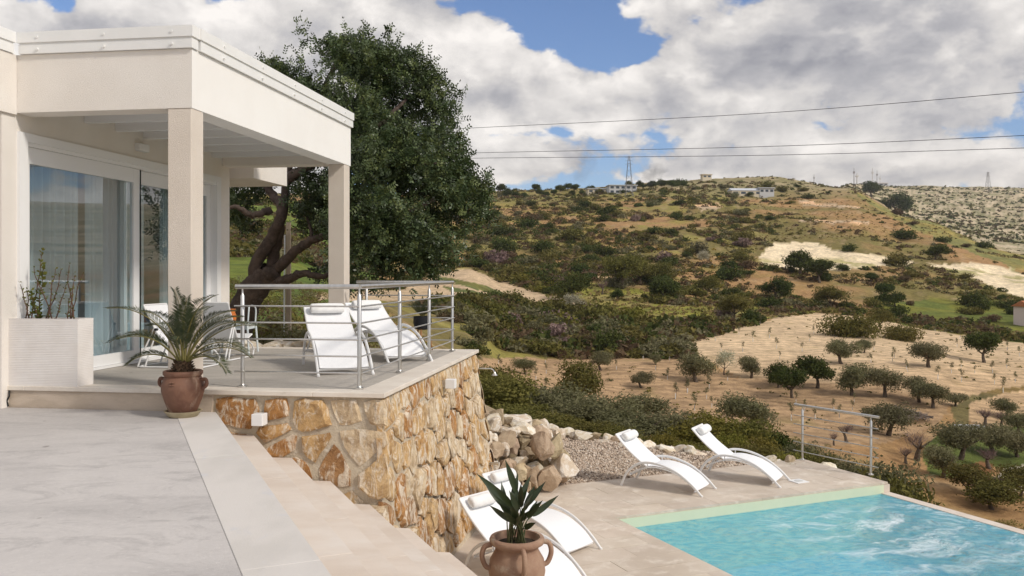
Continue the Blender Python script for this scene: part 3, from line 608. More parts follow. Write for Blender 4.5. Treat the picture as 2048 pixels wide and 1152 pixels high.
# ------------------------------------------------------------------ patio and steps
pe = [H(-10, .0, 0), H(awall(-.35, .0), .0, 0)]; end = E2 * 13
pp = [pe[0], pe[1], pe[1] + end, pe[0] + Vector((0, -16, 0))]
zz = lambda ps, z: [Vector((p.x, p.y, z)) for p in ps]
patio = MB().prism(zz(pp, -.5), zz(pp, ZP)).build('patio', M_patio); tag(patio, 'broad pale stone patio beside the steps', kind='structure')
steps = thing('stone_steps', 'flight of pale travertine steps going down to the pool deck', 'steps', S0 + E2 * 3)
for k in range(0, 10):                                        # k = 0 is the pale border of the patio
    n0, n1 = (-.348, 0.0) if k == 0 else ((k - 1) * TR, k * TR); z = ZP - RI * k
    a0, a1 = awall(n0, -.004), awall(n1, -.004)
    p0, p1 = H(a0, -.004, 0), H(a1, -.004, 0)
    if k: lo = [p0, p1 - E1 * .02, p1 - E1 * .02 + end, p0 + end]
    else: lo = [p0, p1 - E1 * .02, p1 - E1 * .02 + end, p0 + end]
    vpart('riser', M_slab, lambda m: m.prism(zz(lo, -.4), zz(lo, z - .032)), steps)
    rd = random.Random(k + 3); t0 = 0.0
    q0, q1 = p0 - E1 * (0.0 if k == 0 else .015), p1 + E1 * .012
    while t0 < 12.5:
        t1 = t0 + (rd.uniform(1.9, 2.8) if k else rd.uniform(2.2, 3.0))
        sk = (q1 - q0).dot(E2) if t0 == 0 else 0
        # cut square to the step, except at the wall
        e0 = [q0 + E2 * (t0 if t0 == 0 else t0), q1 + E2 * (t0 if t0 == 0 else t0 - (q1 - q0).dot(E2))]
        e1 = [q1 + E2 * (t1 - .002 - (q1 - q0).dot(E2)), q0 + E2 * (t1 - .002)]
        ps = e0 + e1
        vpart('tread_slab', M_slab if k else M_slab2, lambda m: m.prism(zz(ps, z - .03), zz(ps, z + (.003 if k == 0 else 0))), steps, bevel=.003)
        t0 = t1
# ------------------------------------------------------------------ pool deck
deck = MB()
deck.hexa(Q, -7, -.012, -9.6, 1.98, -.55, -.035); deck.hexa(Q, -.012, 5.13, .012, 1.98, -.55, -.035)
deck = deck.build('pool_deck', M_grout); tag(deck, 'travertine paved deck around the pool', kind='structure')
def tiles(x0, x1, y0, y1, w, h, ed):
    rd = random.Random(int(x1 * 10) + 77); y = y0; j = 0
    while y < y1 - .01:
        x = x0 - (w * .5 if j % 2 else 0) - .001
        while x < x1 - .01:
            xa, xb, ya, yb = max(x, x0) + .002, min(x + w, x1) - .002, y + .002, min(y + h, y1) - .002
            if xb - xa > .05 and yb - ya > .03:
                c = Q((xa + xb) / 2, (ya + yb) / 2, 0); hc = c - HC; a_, b_ = hc.dot(HW), hc.dot(HB)
                nst = (c - S0).dot(E1)
                if not (a_ < -.4 and b_ > .3) and not (b_ < -.4 and nst < 9 * TR - .5):
                    dz = rd.uniform(-.0015, .0015); o = MB().hexa(Q, xa, xb + (.0 if xb < ed - .01 else .02), ya, yb, -.034, dz).build('tile', M_deck, deck); 
            x += w
        y += h; j += 1
tiles(-7, -.004, -9.6, 0.0, .80, .40, -.006); tiles(-7, 5.14, 0.004, 1.98, .80, .395, 5.14)
sk = Q(3.85, .62, 0); o = thing('skimmer_lid', 'white square skimmer lid set in the deck beside the pool edge', 'lid', sk)
vpart('frame', M_lamp, lambda m: m.hexa(Q, 3.73, 3.97, .50, .74, .001, .012), o); vpart('cover', pm('lid_grey', (.6, .6, .58), None, rough=.5), lambda m: m.lathe([(.075, .0125), (.07, .018), (.02, .018)], 20, sk), o)
# ------------------------------------------------------------------ pool
M_liner = pm('pool_liner', (.67, .71, .52), (.64, .69, .50), 3, .5)
M_liner_floor = pm('pool_floor', (.50, .74, .85), (.44, .70, .84), .8, .6)
PW, PL = 5.0, 9.5
pool = thing('swimming_pool', 'turquoise infinity pool with foaming water beside the paved deck', 'pool', Q(2.5, -3, -.6))
vpart('basin_wall', M_liner, lambda m: (m.hexa(Q, -.16, PW + .06, -.006, .12 - .11, -1.0, -.036), m.hexa(Q, -.16, .0, -PL, -.008, -1.0, -.036), m.hexa(Q, -.16, PW + .06, -PL - .16, -PL - .001, -1.0, -.036)), pool)
vpart('basin_floor', M_liner_floor, lambda m: m.hexa(Q, -.16, PW + .06, -PL - .16, .01, -1.15, -1.002), pool)
WZ = -.175
vpart('infinity_edge', M_slab, lambda m: m.hexa(Q, PW, PW + .19, -PL, -.008, -2.6, WZ + .012), pool, bevel=.004)
vpart('end_block', M_slab, lambda m: m.hexa(Q, PW + .062, PW + .188, -.006, .14, -.6, -.037), pool)
vpart('outer_wall', M_plaster, lambda m: m.hexa(Q, PW + .192, PW + .30, -PL, -.3, -3.2, WZ - .25), pool)
def water_mat():
    m = bpy.data.materials.new('pool_water'); m.use_nodes = True; t = NT(m.node_tree); t.n.clear(); out = t.new('ShaderNodeOutputMaterial')
    p = t.new('ShaderNodeTexCoord').outputs['Object']
    sp = t.new('ShaderNodeSeparateXYZ'); t.put(sp.inputs[0], p)
    d = t.new('ShaderNodeTexNoise'); t.put(d.inputs['Vector'], p); d.inputs['Scale'].default_value = 1.1; d.inputs['Detail'].default_value = 3
    pw = t.vm('ADD', p, t.vm('MULTIPLY', t.vm('SUBTRACT', d.outputs['Color'], (.5, .5, .5)), (.9, .9, 0)))
    w1 = t.noise(t.vm('MULTIPLY', pw, (1, 1.5, 1)), 6.5, 6, .60); w2 = t.noise(pw, 13, 4, .6)
    hgt = t.m('ADD', w1, t.m('MULTIPLY', w2, .35))
    bn = t.new('ShaderNodeBump'); bn.inputs['Strength'].default_value = 1.0; bn.inputs['Distance'].default_value = .11; t.put(bn.inputs['Height'], hgt)
    tr = t.new('ShaderNodeBsdfTransparent')
    tint = t.mix(t.map(w1, .36, .64), (.40, .80, .95), (.62, .94, 1.0)); t.put(tr.inputs[0], tint)
    gl = t.new('ShaderNodeBsdfGlossy'); gl.inputs['Roughness'].default_value = .04; t.put(gl.inputs['Normal'], bn.outputs[0])
    lw = t.new('ShaderNodeLayerWeight'); lw.inputs[0].default_value = .5; t.put(lw.inputs['Normal'], bn.outputs[0])
    mx = t.new('ShaderNodeMixShader'); t.put(mx.inputs[0], t.m('MULTIPLY_ADD', t.m('POWER', lw.outputs['Facing'], 5.0), .9, .02, clamp=True)); t.put(mx.inputs[1], tr.outputs[0]); t.put(mx.inputs[2], gl.outputs[0])
    # foam blown out by the jets along the far side
    f1 = t.noise(t.vm('MULTIPLY', pw, (.55, 1.5, 1)), 1.9, 10, .70, .55); f2 = t.noise(pw, 9, 6, .7, .6)
    fx = t.m('MULTIPLY', t.map(sp.outputs[0], 1.2, 3.0), t.map(sp.outputs[1], -5.2, -1.6)); fx = t.m('MULTIPLY', fx, t.map(sp.outputs[1], -.05, -.9))
    foam = t.m('MULTIPLY', t.map(t.m('ADD', f1, t.m('MULTIPLY', t.m('SUBTRACT', f2, .5), .28)), .45, .74), fx)
    df = t.new('ShaderNodeBsdfDiffuse'); df.inputs[0].default_value = (.86, .92, .95, 1)
    m2 = t.new('ShaderNodeMixShader'); mk = t.new('ShaderNodeBsdfDiffuse'); t.put(mk.inputs[0], t.mix(t.map(w1, .36, .64), (.12, .54, .77), (.30, .74, .88)))
    m3 = t.new('ShaderNodeMixShader'); m3.inputs[0].default_value = .45; t.put(m3.inputs[1], tr.outputs[0]); t.put(m3.inputs[2], mk.outputs[0]); t.put(mx.inputs[1], m3.outputs[0])
    t.put(m2.inputs[0], t.m('MULTIPLY', foam, .75)); t.put(m2.inputs[1], mx.outputs[0]); t.put(m2.inputs[2], df.outputs[0]); t.put(out.inputs[0], m2.outputs[0]); return m
me = bpy.data.meshes.new('water'); me.from_pydata([(.0015, -PL, 0), (PW - .0015, -PL, 0), (PW - .0015, -.0075, 0), (.0015, -.0075, 0)], [], [(0, 1, 2, 3)]); me.materials.append(water_mat())
w = mesh_obj('water', me, pool); w.location = Q(0, 0, WZ) - pool.location; w.rotation_euler = (0, 0, PY)
# ------------------------------------------------------------------ railings
def railing(name, label, runs, group='steel railings'):
    rl = thing(name, label, 'railing', runs[0][0][0], group=group); Zv = Vector((0, 0, 1))
    def post(p):
        o = MB().tube([p + Zv * .012, p + Zv * .90, p + Zv * .915, p + Zv * .94, p + Zv * .975], [.021, .021, .012, .009, .009], 12).build('post', M_steel, rl, smooth=True)
        MB().lathe([(.0, .0), (.045, .0), (.045, .014), (.025, .02), (.021, .03)], 16, p + Zv * .001).build('base_flange', M_steel, o, smooth=True)
    seen = []
    for pts, ext in runs:
        for p in pts:
            if all((p - q).length > .05 for q in seen): post(p); seen.append(p)
        d0 = (pts[1] - pts[0]).normalized(); d1 = (pts[-1] - pts[-2]).normalized(); e0, e1 = pts[0] - d0 * ext[0], pts[-1] + d1 * ext[1]
        MB().tube([e0 + Zv * .992, e1 + Zv * .992], .0245, 14).build('handrail', M_steel, rl, smooth=True)
        for k in range(5):
            z = .155 + .1615 * k; s_ = d0.cross(Zv) * .024
            MB().tube([e0 + Zv * z + s_, e1 + Zv * z + s_], .0085, 8).build('rail', M_steel, rl, smooth=True)
            MB().lathe([(0, -.009), (.008, -.006), (.009, 0), (.008, .006), (0, .009)], 8, e0 + Zv * z + s_, cap=False).build('rail_end', M_steel, rl, smooth=True)
    return rl
hp = lambda a, b: H(a, b, ZT)
railing('terrace_railing', 'brushed steel railing with five thin bars around the raised terrace', [([hp(-1.52, .26), hp(-.33, .28)], (.07, 0)), ([hp(-.33, .28), hp(-.33, 1.72), hp(-.33, 3.12), hp(-.33, 4.52)], (0, .03)), ([hp(-.33, 4.52), hp(-1.62, 4.54)], (0, .15))])
railing('deck_railing', 'short steel railing panel at the far corner of the pool deck', [([onz(1605, 920, 0), onz(1742, 950, 0)], (.18, .16))])
# ------------------------------------------------------------------ rocks
def rock_mesh(seed, mat):
    rd = random.Random(seed); bm = bmesh.new(); bmesh.ops.create_icosphere(bm, subdivisions=2, radius=1.0)
    cuts = [(Vector((rd.gauss(0, 1), rd.gauss(0, 1), rd.gauss(0, 1))).normalized(), rd.uniform(.36, .74)) for _ in range(13)]
    for v in bm.verts:
        for n, d in cuts:
            e = v.co.dot(n) - d
            if e > 0: v.co -= n * e
        v.co *= 1.22 * (1 + rd.uniform(-.03, .03))
    me = bpy.data.meshes.new('rock'); bm.to_mesh(me); bm.free(); me.materials.append(mat); return me
ROCKS = [rock_mesh(s, M_rock) for s in range(8)]; PALES = [rock_mesh(s + 20, M_pale) for s in range(8)]
rr_ = random.Random(4)
def rock(par, p, s, pale=False, fl=.8):
    o = mesh_obj('rock', rr_.choice(PALES if pale else ROCKS), par); o.location = p - ORIG[par.name]
    o.scale = (s * rr_.uniform(.85, 1.2), s * rr_.uniform(.8, 1.05), s * fl * rr_.uniform(.85, 1.15)); o.rotation_euler = (rr_.uniform(-.5, .5), rr_.uniform(-.5, .5), rr_.uniform(0, 6.28))
pile = thing('rock_wall', 'heap of rough tan boulders stacked against the end of the stone wall', 'rock wall', Vector((.3, 14.0, 0)))
A0, A1 = Vector((-.12, 12.95, 0)), Vector((.92, 14.75, 0))
for j in range(7):
    n = 10 - (j > 2) - (j > 4); 
    for i in range(n):
        t = (i + (.5 if j % 2 else 0) + rr_.uniform(-.2, .2)) / (n - .5); hmax = 1.28 * (1 - t) + .62 * t; z = .12 + j * .19
        if z > hmax or t > 1.04: continue
        big = 1.25 if t > .55 else 1.0
        rock(pile, A0.lerp(A1, t) + Vector((-.10 * j * .7, .16 * j * .7, z)) + Vector((rr_.uniform(-.05, .05), rr_.uniform(-.05, .05), 0)), rr_.uniform(.115, .185) * big, rr_.random() < .35)
for (u, v, s) in ((1128, 925, .30), (1085, 890, .26), (1110, 895, .24), (1040, 940, .24), (1065, 955, .20), (1100, 950, .22), (1012, 880, .2)):
    rock(pile, at(u, v, 14.2 if u > 1100 else 13.75), s, u == 1128, 1.0)
# soil behind the boulders
MB().add([A0 + Vector((-.6, .1, 1.1)), A1 + Vector((-.3, .35, .5)), A1 + Vector((.1, 1.6, .05)), A0 + Vector((.2, 3.4, .7)), A0 + Vector((-.9, 3.6, 1.2)), A0 + Vector((-.6, .1, -.3)), A1 + Vector((-.3, .35, -.3)), A1 + Vector((.1, 1.6, -.3)), A0 + Vector((.2, 3.4, -.5)), A0 + Vector((-.9, 3.6, -.5))],
         [(0, 1, 2, 3, 4), (0, 1, 6, 5), (1, 2, 7, 6), (2, 3, 8, 7), (3, 4, 9, 8), (4, 0, 5, 9)]).build('earth_fill', pm('earth', (.34, .26, .17), (.26, .20, .12), 4, .95, .8, 20), pile)
bord = thing('stone_border', 'row of pale limestone boulders edging the gravel above the valley', 'stone border', Vector((2.2, 17.8, 0)))
line = [(990, 832, 14.6), (1012, 838, 14.8), (1030, 846, 15.2), (1048, 852, 15.8), (1066, 858, 16.4), (1082, 852, 17.2), (1102, 856, 18.0), (1122, 864, 18.2), (1143, 866, 18.4), (1165, 872, 18.2), (1188, 874, 18.2), (1212, 876, 18.1), (1236, 882, 17.9), (1262, 888, 17.7), (1290, 894, 17.4), (1318, 900, 17.2), (1342, 905, 17.0), (1362, 907, 16.9), (1384, 911, 16.7), (1404, 914, 16.6), (1430, 918, 16.5), (1456, 921, 16.4), (1484, 922, 16.3), (1508, 922, 16.3), (1536, 924, 16.2), (1556, 926, 16.1), (1580, 927, 16.1), (1650, 936, 16.1)]
for (u, v, Y) in line:
    rock(bord, at(u + rr_.uniform(-4, 4), v, Y), rr_.uniform(.17, .27) * (.8 if u > 1450 else 1.0), rr_.random() < .8, .75)
    if rr_.random() < .55: rock(bord, at(u + rr_.uniform(-12, 12), v + rr_.uniform(2, 9), Y - .25), rr_.uniform(.10, .17), rr_.random() < .7, .8)
edge = thing('stone_border', 'few pale boulders lying along the back edge of the raised terrace', 'stone border', H(-2.5, 5.2, 1.9))
for i, u in enumerate(range(470, 640, 17)): rock(edge, at(u + rr_.uniform(-5, 5), 692 + rr_.uniform(-2, 4), 13.75 + rr_.uniform(-.1, .3)), rr_.uniform(.12, .22), True, .7)
# gravel bed: a sheet and loose pebbles
gp = [Q(-1.9, 1.985, 0), Q(4.4, 1.985, 0), Vector((4.75, 16.2, 0)), Vector((3.6, 16.95, 0)), Vector((2.25, 17.95, 0)), Vector((1.6, 18.5, 0)), Vector((.6, 18.9, 0)), Vector((-.5, 17.5, 0)), Vector((-.8, 14.5, 0))]
gm = pm('gravel', (.56, .45, .36), (.34, .26, .20), 28, .95, 1.0, 60, c3=(.70, .61, .52), s3=40, r3=(.5, .6), spec=.1)
grav = MB().prism(zz(gp, -1.6), zz(gp, .004)).build('gravel_bed', gm); tag(grav, kind='structure', label='bed of crushed tan gravel beyond the pool deck')
def pebbles():
    poly = [(p.x, p.y) for p in gp]; g = np.random.default_rng(3); P = []
    xs = g.uniform(-.8, 5.2, 26000); ys = g.uniform(13.6, 19, 26000); k = inside(poly, xs, ys); xs, ys = xs[k][:13000], ys[k][:13000]; n = len(xs)
    base = np.array([(1, 0, 0), (-1, 0, 0), (0, 1, 0), (0, -1, 0), (0, 0, 1), (0, 0, -1)], float)
    fc = np.array([(0, 2, 4), (2, 1, 4), (1, 3, 4), (3, 0, 4), (2, 0, 5), (1, 2, 5), (3, 1, 5), (0, 3, 5)])
    s = g.uniform(.010, .030, (n, 1, 1)) * g.uniform(.6, 1.2, (n, 1, 3)); a = g.uniform(0, 6.28, n); v = base[None] * g.uniform(.7, 1.3, (n, 6, 1)) * s
    ca, sa = np.cos(a)[:, None], np.sin(a)[:, None]; x = v[..., 0] * ca - v[..., 1] * sa; y = v[..., 0] * sa + v[..., 1] * ca
    V = np.stack([x + xs[:, None], y + ys[:, None], v[..., 2] * .8 + .012], -1).reshape(-1, 3); Fq = (fc[None] + (np.arange(n) * 6)[:, None, None]).reshape(-1, 3)
    ms = [pm('pebble', (.60, .49, .39), (.50, .39, .30), 20, .9), pm('pebble_dark', (.26, .20, .15), (.18, .14, .11), 20, .9), pm('pebble_pale', (.72, .64, .55), None, rough=.9)]
    fm = np.repeat(g.choice(3, n, p=[.62, .2, .18]), 8)
    tag(mesh_obj('pebbles', npmesh('pebbles', V, Fq, ms, fm)), 'loose crushed tan pebbles on the gravel bed', 'gravel', kind='stuff')
pebbles()
# ------------------------------------------------------------------ furniture
M_alu = pm('white_tube', (.80, .80, .80), None, rough=.4, spec=.4)
M_sling = pm('white_mesh_fabric', (.84, .845, .86), (.80, .81, .83), 60, .85, .15, 400)
M_pillow = pm('white_pillow', (.86, .86, .85), (.80, .80, .79), 9, .9, .3, 30)
def sheet(m, rows, th=.008):
    """a thin closed sheet through rows of (left, right) points"""
    n = len(rows); k = len(rows[0]); vs = []; fs = []
    nr = []
    for i in range(n):
        d = (rows[min(i + 1, n - 1)][0] - rows[max(i - 1, 0)][0]); s = rows[i][-1] - rows[i][0]; nr.append(d.cross(s).normalized() * th)
    for sgn in (0, 1):
        for i in range(n):
            for j in range(k): vs.append(rows[i][j] + nr[i] * sgn)
    q = n * k
    for i in range(n - 1):
        for j in range(k - 1):
            a = i * k + j; fs.append((a, a + 1, a + k + 1, a + k)); fs.append((q + a, q + a + k, q + a + k + 1, q + a + 1))
        fs.append((i * k, (i + 1) * k, q + (i + 1) * k, q + i * k)); a = i * k + k - 1; fs.append((a, q + a, q + a + k, a + k))
    for j in range(k - 1):
        fs.append((j, q + j, q + j + 1, j + 1)); a = (n - 1) * k + j; fs.append((a, a + 1, q + a + 1, q + a))
    m.add(vs, fs)
def make_lounger(top=(1.47, .80)):
    t = thing('sun_lounger', 'x', 'sun lounger', local=True); hw = .30
    arc = spline([(0, 0, .0), (.16, 0, .155), (.42, 0, .325), (.74, 0, .415), (1.02, 0, .395), (1.24, 0, .24), (1.36, 0, .0)], 6)
    seat = spline([(.10, 0, .07), (.25, 0, .20), (.48, 0, .315), (.74, 0, .36), (.92, 0, .345)], 6)
    b0, b1 = Vector((.92, 0, .345)), Vector((top[0], 0, top[1]))
    back = [b0.lerp(b1, i / 8) + Vector((.02, 0, -.02)) * math.sin(i / 8 * 3.14) for i in range(9)]
    for s in (-1, 1):
        MB().tube([p + Vector((0, s * hw, 0)) for p in arc], .016, 8, flat=1.25).build('side_arc', M_alu, t, smooth=True)
        MB().tube([p + Vector((0, s * (hw - .035), -.012)) for p in seat[1:]] + [Vector((1.10, s * (hw - .035), .27)), Vector((1.22, s * (hw - .035), .20))], .011, 8).build('seat_rail', M_alu, t, smooth=True)
        MB().tube([p + Vector((0, s * (hw - .035), 0)) for p in back], .013, 8).build('back_rail', M_alu, t, smooth=True)
        MB().tube([Vector((.90, s * (hw - .02), .34)), Vector((.90, s * hw, .40))], .008, 6).build('spacer', M_alu, t, smooth=True)
        MB().lathe([(.018, 0), (.018, .02), (.01, .025)], 8, (0.0, s * hw, 0)).build('foot_cap', M_lamp, t)
    for x, z in ((.12, .06), (.92, .33), (1.20, .19)):
        MB().tube([Vector((x, -hw, z)), Vector((x, hw, z))], .011, 8).build('cross_bar', M_alu, t, smooth=True)
    MB().tube([b1 + Vector((0, -hw + .035, 0)), b1 + Vector((0, hw - .035, 0))], .013, 8).build('top_bar', M_alu, t, smooth=True)
    ys = [-(hw - .03) + (2 * hw - .06) * j / 6 for j in range(7)]
    m = MB(); sheet(m, [[p + Vector((0, y, .008 - .012 * (1 - (y / hw) ** 2))) for y in ys] for p in seat]); m.build('seat_sling', M_sling, t, smooth=True, sharp=50)
    bd = (b1 - b0).normalized(); bn = Vector((-bd.z, 0, bd.x))
    m = MB(); sheet(m, [[p + Vector((0, y, 0)) + bn * (.006 - .014 * (1 - (y / hw) ** 2)) for y in ys] for p in back]); m.build('back_sling', M_sling, t, smooth=True, sharp=50)
    c = b0.lerp(b1, .83) + bn * .055; pr = []
    n = 14; prof = [(-.21, .02), (-.205, .05), (-.19, .062), (-.1, .066), (0, .067), (.1, .066), (.19, .062), (.205, .05), (.21, .02)]; vs = []; fs = []
    for (y, r_) in prof:
        for j in range(n):
            a = 2 * math.pi * j / n; vs.append(c + Vector((0, y, 0)) + bd * (math.cos(a) * r_ * 1.15) + bn * (math.sin(a) * r_ * .85))
    for i in range(len(prof) - 1):
        for j in range(n): fs.append((i * n + j, i * n + (j + 1) % n, (i + 1) * n + (j + 1) % n, (i + 1) * n + j))
    fs += [tuple(range(n)), tuple(range((len(prof) - 1) * n, len(prof) * n))]
    MB().add(vs, fs).build('head_pillow', M_pillow, t, smooth=True, sharp=70)
    return t
lg = make_lounger(); lg2 = make_lounger((1.55, .70))
LGS = [  # foot end (middle), heading from foot to head, level, label
 ((onz(1395, 992, 0) + onz(1440, 980, 0)) / 2, 147, 0, 'white sun lounger on the far deck with the gravel bed right behind it'),
 ((onz(1553, 974, 0) + onz(1586, 962, 0)) / 2, 149, 0, 'white sun lounger on the far deck nearest to the short railing'),
 (Vector((.90, 10.68, 0)), 139, 0, 'white sun lounger between stone wall and pool, behind the potted plant'),
 (Vector((.66, 9.42, 0)), 138, 0, 'white sun lounger half hidden by the terracotta pot with broad leaves'),
 ((onz(645, 753, ZT) + onz(738, 749, ZT)) / 2, 110, ZT, 'white sun lounger on the raised terrace, nearer the porch pillar'),
 ((onz(782, 727, ZT) + onz(859, 722, ZT)) / 2, 122, ZT, 'white sun lounger on the raised terrace beside the side railing')]
for i, (p, a, z, lab) in enumerate(LGS):
    o = lg if i == 0 else lg2 if i == 4 else copy_tree(lg2 if i == 5 else lg)
    o.location = (p.x, p.y, z); o.rotation_euler = (0, 0, R(a)); o['label'] = lab; o['group'] = 'white sun loungers'
def make_chair():
    t = thing('sling_chair', 'x', 'chair', local=True); hw = .27
    base = []
    L0, L1, r_ = -.48, .48, .08
    for cx, cy, a0 in ((L1 - r_, hw - r_, 0), (L0 + r_, hw - r_, 90), (L0 + r_, -hw + r_, 180), (L1 - r_, -hw + r_, 270)):
        base += [Vector((cx + r_ * math.cos(R(a0 + k * 22.5)), cy + r_ * math.sin(R(a0 + k * 22.5)), .014)) for k in range(5)]
    MB().tube(base, .013, 8, closed=True).build('sled_base', M_alu, t, smooth=True)
    sp = spline([(.40, 0, .40), (.25, 0, .34), (.05, 0, .30), (-.06, 0, .34), (-.16, 0, .52), (-.32, 0, .84), (-.38, 0, .98)], 5)
    for s in (-1, 1):
        MB().tube([p + Vector((0, s * hw, 0)) for p in sp], .014, 8).build('back_rail', M_alu, t, smooth=True)
        MB().tube([Vector((-.47, s * hw, .02)), Vector((-.40, s * hw, .22)), Vector((-.22, s * hw, .62))], .012, 8).build('leg', M_alu, t, smooth=True)
        MB().tube([Vector((-.36, s * hw, .014)), Vector((-.30, s * hw, .22)), Vector((-.18, s * hw, .58))], .012, 8).build('leg', M_alu, t, smooth=True)
        MB().tube([Vector((.44, s * hw, .02)), Vector((.47, s * hw, .12)), Vector((.40, s * hw, .22)), Vector((.22, s * hw, .33))], .012, 8).build('front_support', M_alu, t, smooth=True)
        MB().tube([Vector((-.19, s * (hw - .02), .60)), Vector((-.19, s * (hw + .02), .60))], .022, 10).build('hinge', M_black, t, smooth=True)
    for p in (sp[0], sp[-1]): MB().tube([p + Vector((0, -hw, 0)), p + Vector((0, hw, 0))], .014, 8).build('cross_bar', M_alu, t, smooth=True)
    ys = [-hw + .01 + (2 * hw - .02) * j / 4 for j in range(5)]
    m = MB(); sheet(m, [[p + Vector((0, y, .004)) for y in ys] for p in sp]); m.build('sling', M_sling, t, smooth=True, sharp=60)
    return t
ch = make_chair()
for i, (p, a, lab) in enumerate([((-4.02, 10.70), -9, 'white folding sling chair in front of the sliding doors'), ((-3.80, 11.62), 80, 'white folding sling chair turned away behind the porch pillar')]):
    o = ch if i == 0 else copy_tree(ch); o.location = (*p, ZT); o.scale = (.84, .9, .76); o.rotation_euler = (0, 0, R(a)); o['label'] = lab; o['group'] = 'white folding chairs'
tp_ = onz(472, 706, ZT); tb = thing('side_table', 'small white metal side table with an orange vase behind the railing post', 'table', tp_)
M_pale_blue = pm('pale_metal', (.66, .72, .74), None, rough=.45)
f = lambda a, b, z: tp_ + Vector((a, b, z))
vpart('table_top', M_pale_blue, lambda m: m.hexa(f, -.26, .24, -.22, .22, .40, .425), tb, bevel=.006)
vpart('apron', M_pale_blue, lambda m: m.hexa(f, -.23, .21, -.19, .19, .34, .399), tb)
for sx, sy in ((-.24, -.2), (.22, -.2), (-.24, .2), (.22, .2)):
    vpart('leg', M_pale_blue, lambda m: m.tube([f(sx, sy, .40), f(sx * 1.12, sy * 1.1, .001)], .014, 8), tb, smooth=True)
vpart('handle', M_pale_blue, lambda m: m.tube(spline([f(.22, -.18, .42), f(.23, -.17, .60), f(.22, -.10, .66), f(.22, .10, .66), f(.23, .17, .60), f(.22, .18, .42)], 5), .011, 8), tb, smooth=True)
vs_ = thing('vase', 'orange glazed vase standing on the small white table', 'vase', f(-.04, -.06, .425))
vpart('body', pm('orange_glaze', (.72, .22, .04), (.45, .12, .03), 6, .3), lambda m: m.lathe([(.045, .001), (.06, .05), (.062, .11), (.045, .15), (.05, .18), (.056, .20), (.048, .20), (.038, .15)], 18, f(-.04, -.06, .425)), vs_, smooth=True)
bw = thing('bowl', 'dark blue bowl on the small white table beside the vase', 'bowl', f(-.19, -.10, .425))
vpart('body', pm('blue_glaze', (.03, .05, .16), None, rough=.25), lambda m: m.lathe([(.03, .001), (.06, .03), (.075, .07), (.07, .07), (.05, .03), (.0, .015)], 18, f(-.19, -.10, .425)), bw, smooth=True)
# ------------------------------------------------------------------ pots and plants
M_terra = pm('terracotta', (.21, .108, .070), (.13, .062, .042), 4, .6, .25, 30, c3=(.42, .315, .235), s3=3.0, r3=(.50, .66))
M_terra2 = pm('terracotta_pale', (.37, .245, .17), (.29, .175, .12), 5, .8, .25, 40, c3=(.44, .35, .265), s3=4, r3=(.55, .7))
M_saucer = pm('saucer_clay', (.50, .43, .29), (.40, .34, .22), 6, .8, .2, 40)
M_soil = pm('soil', (.06, .045, .03), (.03, .022, .015), 30, .95, 1.0, 60)
M_cyc = pm('cycad_leaf', (.040, .060, .028), (.075, .085, .035), 14, .45, spec=.4, trans=.12)
M_rach = pm('cycad_stem', (.20, .17, .055), (.14, .13, .04), 10, .6)
M_trunk_c = pm('cycad_trunk', (.10, .06, .035), (.04, .025, .015), 30, .95, 1.0, 50)
cp = onz(366, 833, ZP); rdp = random.Random(12)
cyc = thing('potted_cycad', 'sago cycad with arching feathery fronds in a brown glazed pot at the porch pillar', 'potted plant', cp)
vpart('saucer', M_saucer, lambda m: m.lathe([(.12, .001), (.13, .004), (.165, .05), (.172, .058), (.158, .058), (.125, .02), (.0, .02)], 32, cp), cyc, smooth=True)
pot = vpart('pot', M_terra, lambda m: m.lathe([(.115, .021), (.125, .05), (.165, .15), (.192, .24), (.195, .29), (.175, .355), (.16, .375), (.168, .385), (.178, .40), (.178, .425), (.168, .432), (.15, .425), (.145, .39), (.0, .385)], 36, cp), cyc, smooth=True, sharp=60)
for a in (-8, 172):
    d = Vector((math.cos(R(a)), math.sin(R(a)), 0)); vpart('handle', M_terra, lambda m: m.tube(spline([cp + d * .178 + Vector((0, 0, .345)), cp + d * .225 + Vector((0, 0, .35)), cp + d * .232 + Vector((0, 0, .30)), cp + d * .19 + Vector((0, 0, .265))], 5), .018, 8), pot, smooth=True)
rz = Vector((-.035, -.19, .325)); rcen = cp + rz                     # moulded rosette on the shoulder
vpart('rosette', M_terra, lambda m: [m.lathe([(.0, .010), (.010, .008), (.014, 0)], 8, rcen + Vector((.017 * math.cos(q * 1.571 + .78), .003, .017 * math.sin(q * 1.571 + .78) - .003)), cap=False) for q in range(4)] and None, pot, smooth=True)
def trunk_c(m):
    m.lathe([(.085, .375), (.092, .42), (.08, .48), (.05, .52), (.0, .53)], 18, cp)
    for k in range(70):
        a = k * 2.4; z = .39 + .13 * (k / 70); r_ = .088 - .04 * (k / 70); d = Vector((math.cos(a), math.sin(a), .75)).normalized(); b = cp + Vector((math.cos(a) * r_, math.sin(a) * r_, z)); m.tube([b, b + d * .045], [.011, .003], 5)
vpart('trunk', M_trunk_c, trunk_c, cyc)
fr = [(-172, 50, .74), (165, 24, .72), (-150, 36, .52), (-120, 62, .58), (-60, 74, .55), (-35, 66, .70), (-8, 44, .62), (12, 34, .72), (-20, 22, .62), (30, 50, .6), (70, 66, .56), (110, 60, .58), (140, 40, .6), (190, 10, .42), (-100, 80, .60), (-75, 40, .48), (0, 58, .6), (-2, 16, .55), (-30, 5, .5)]
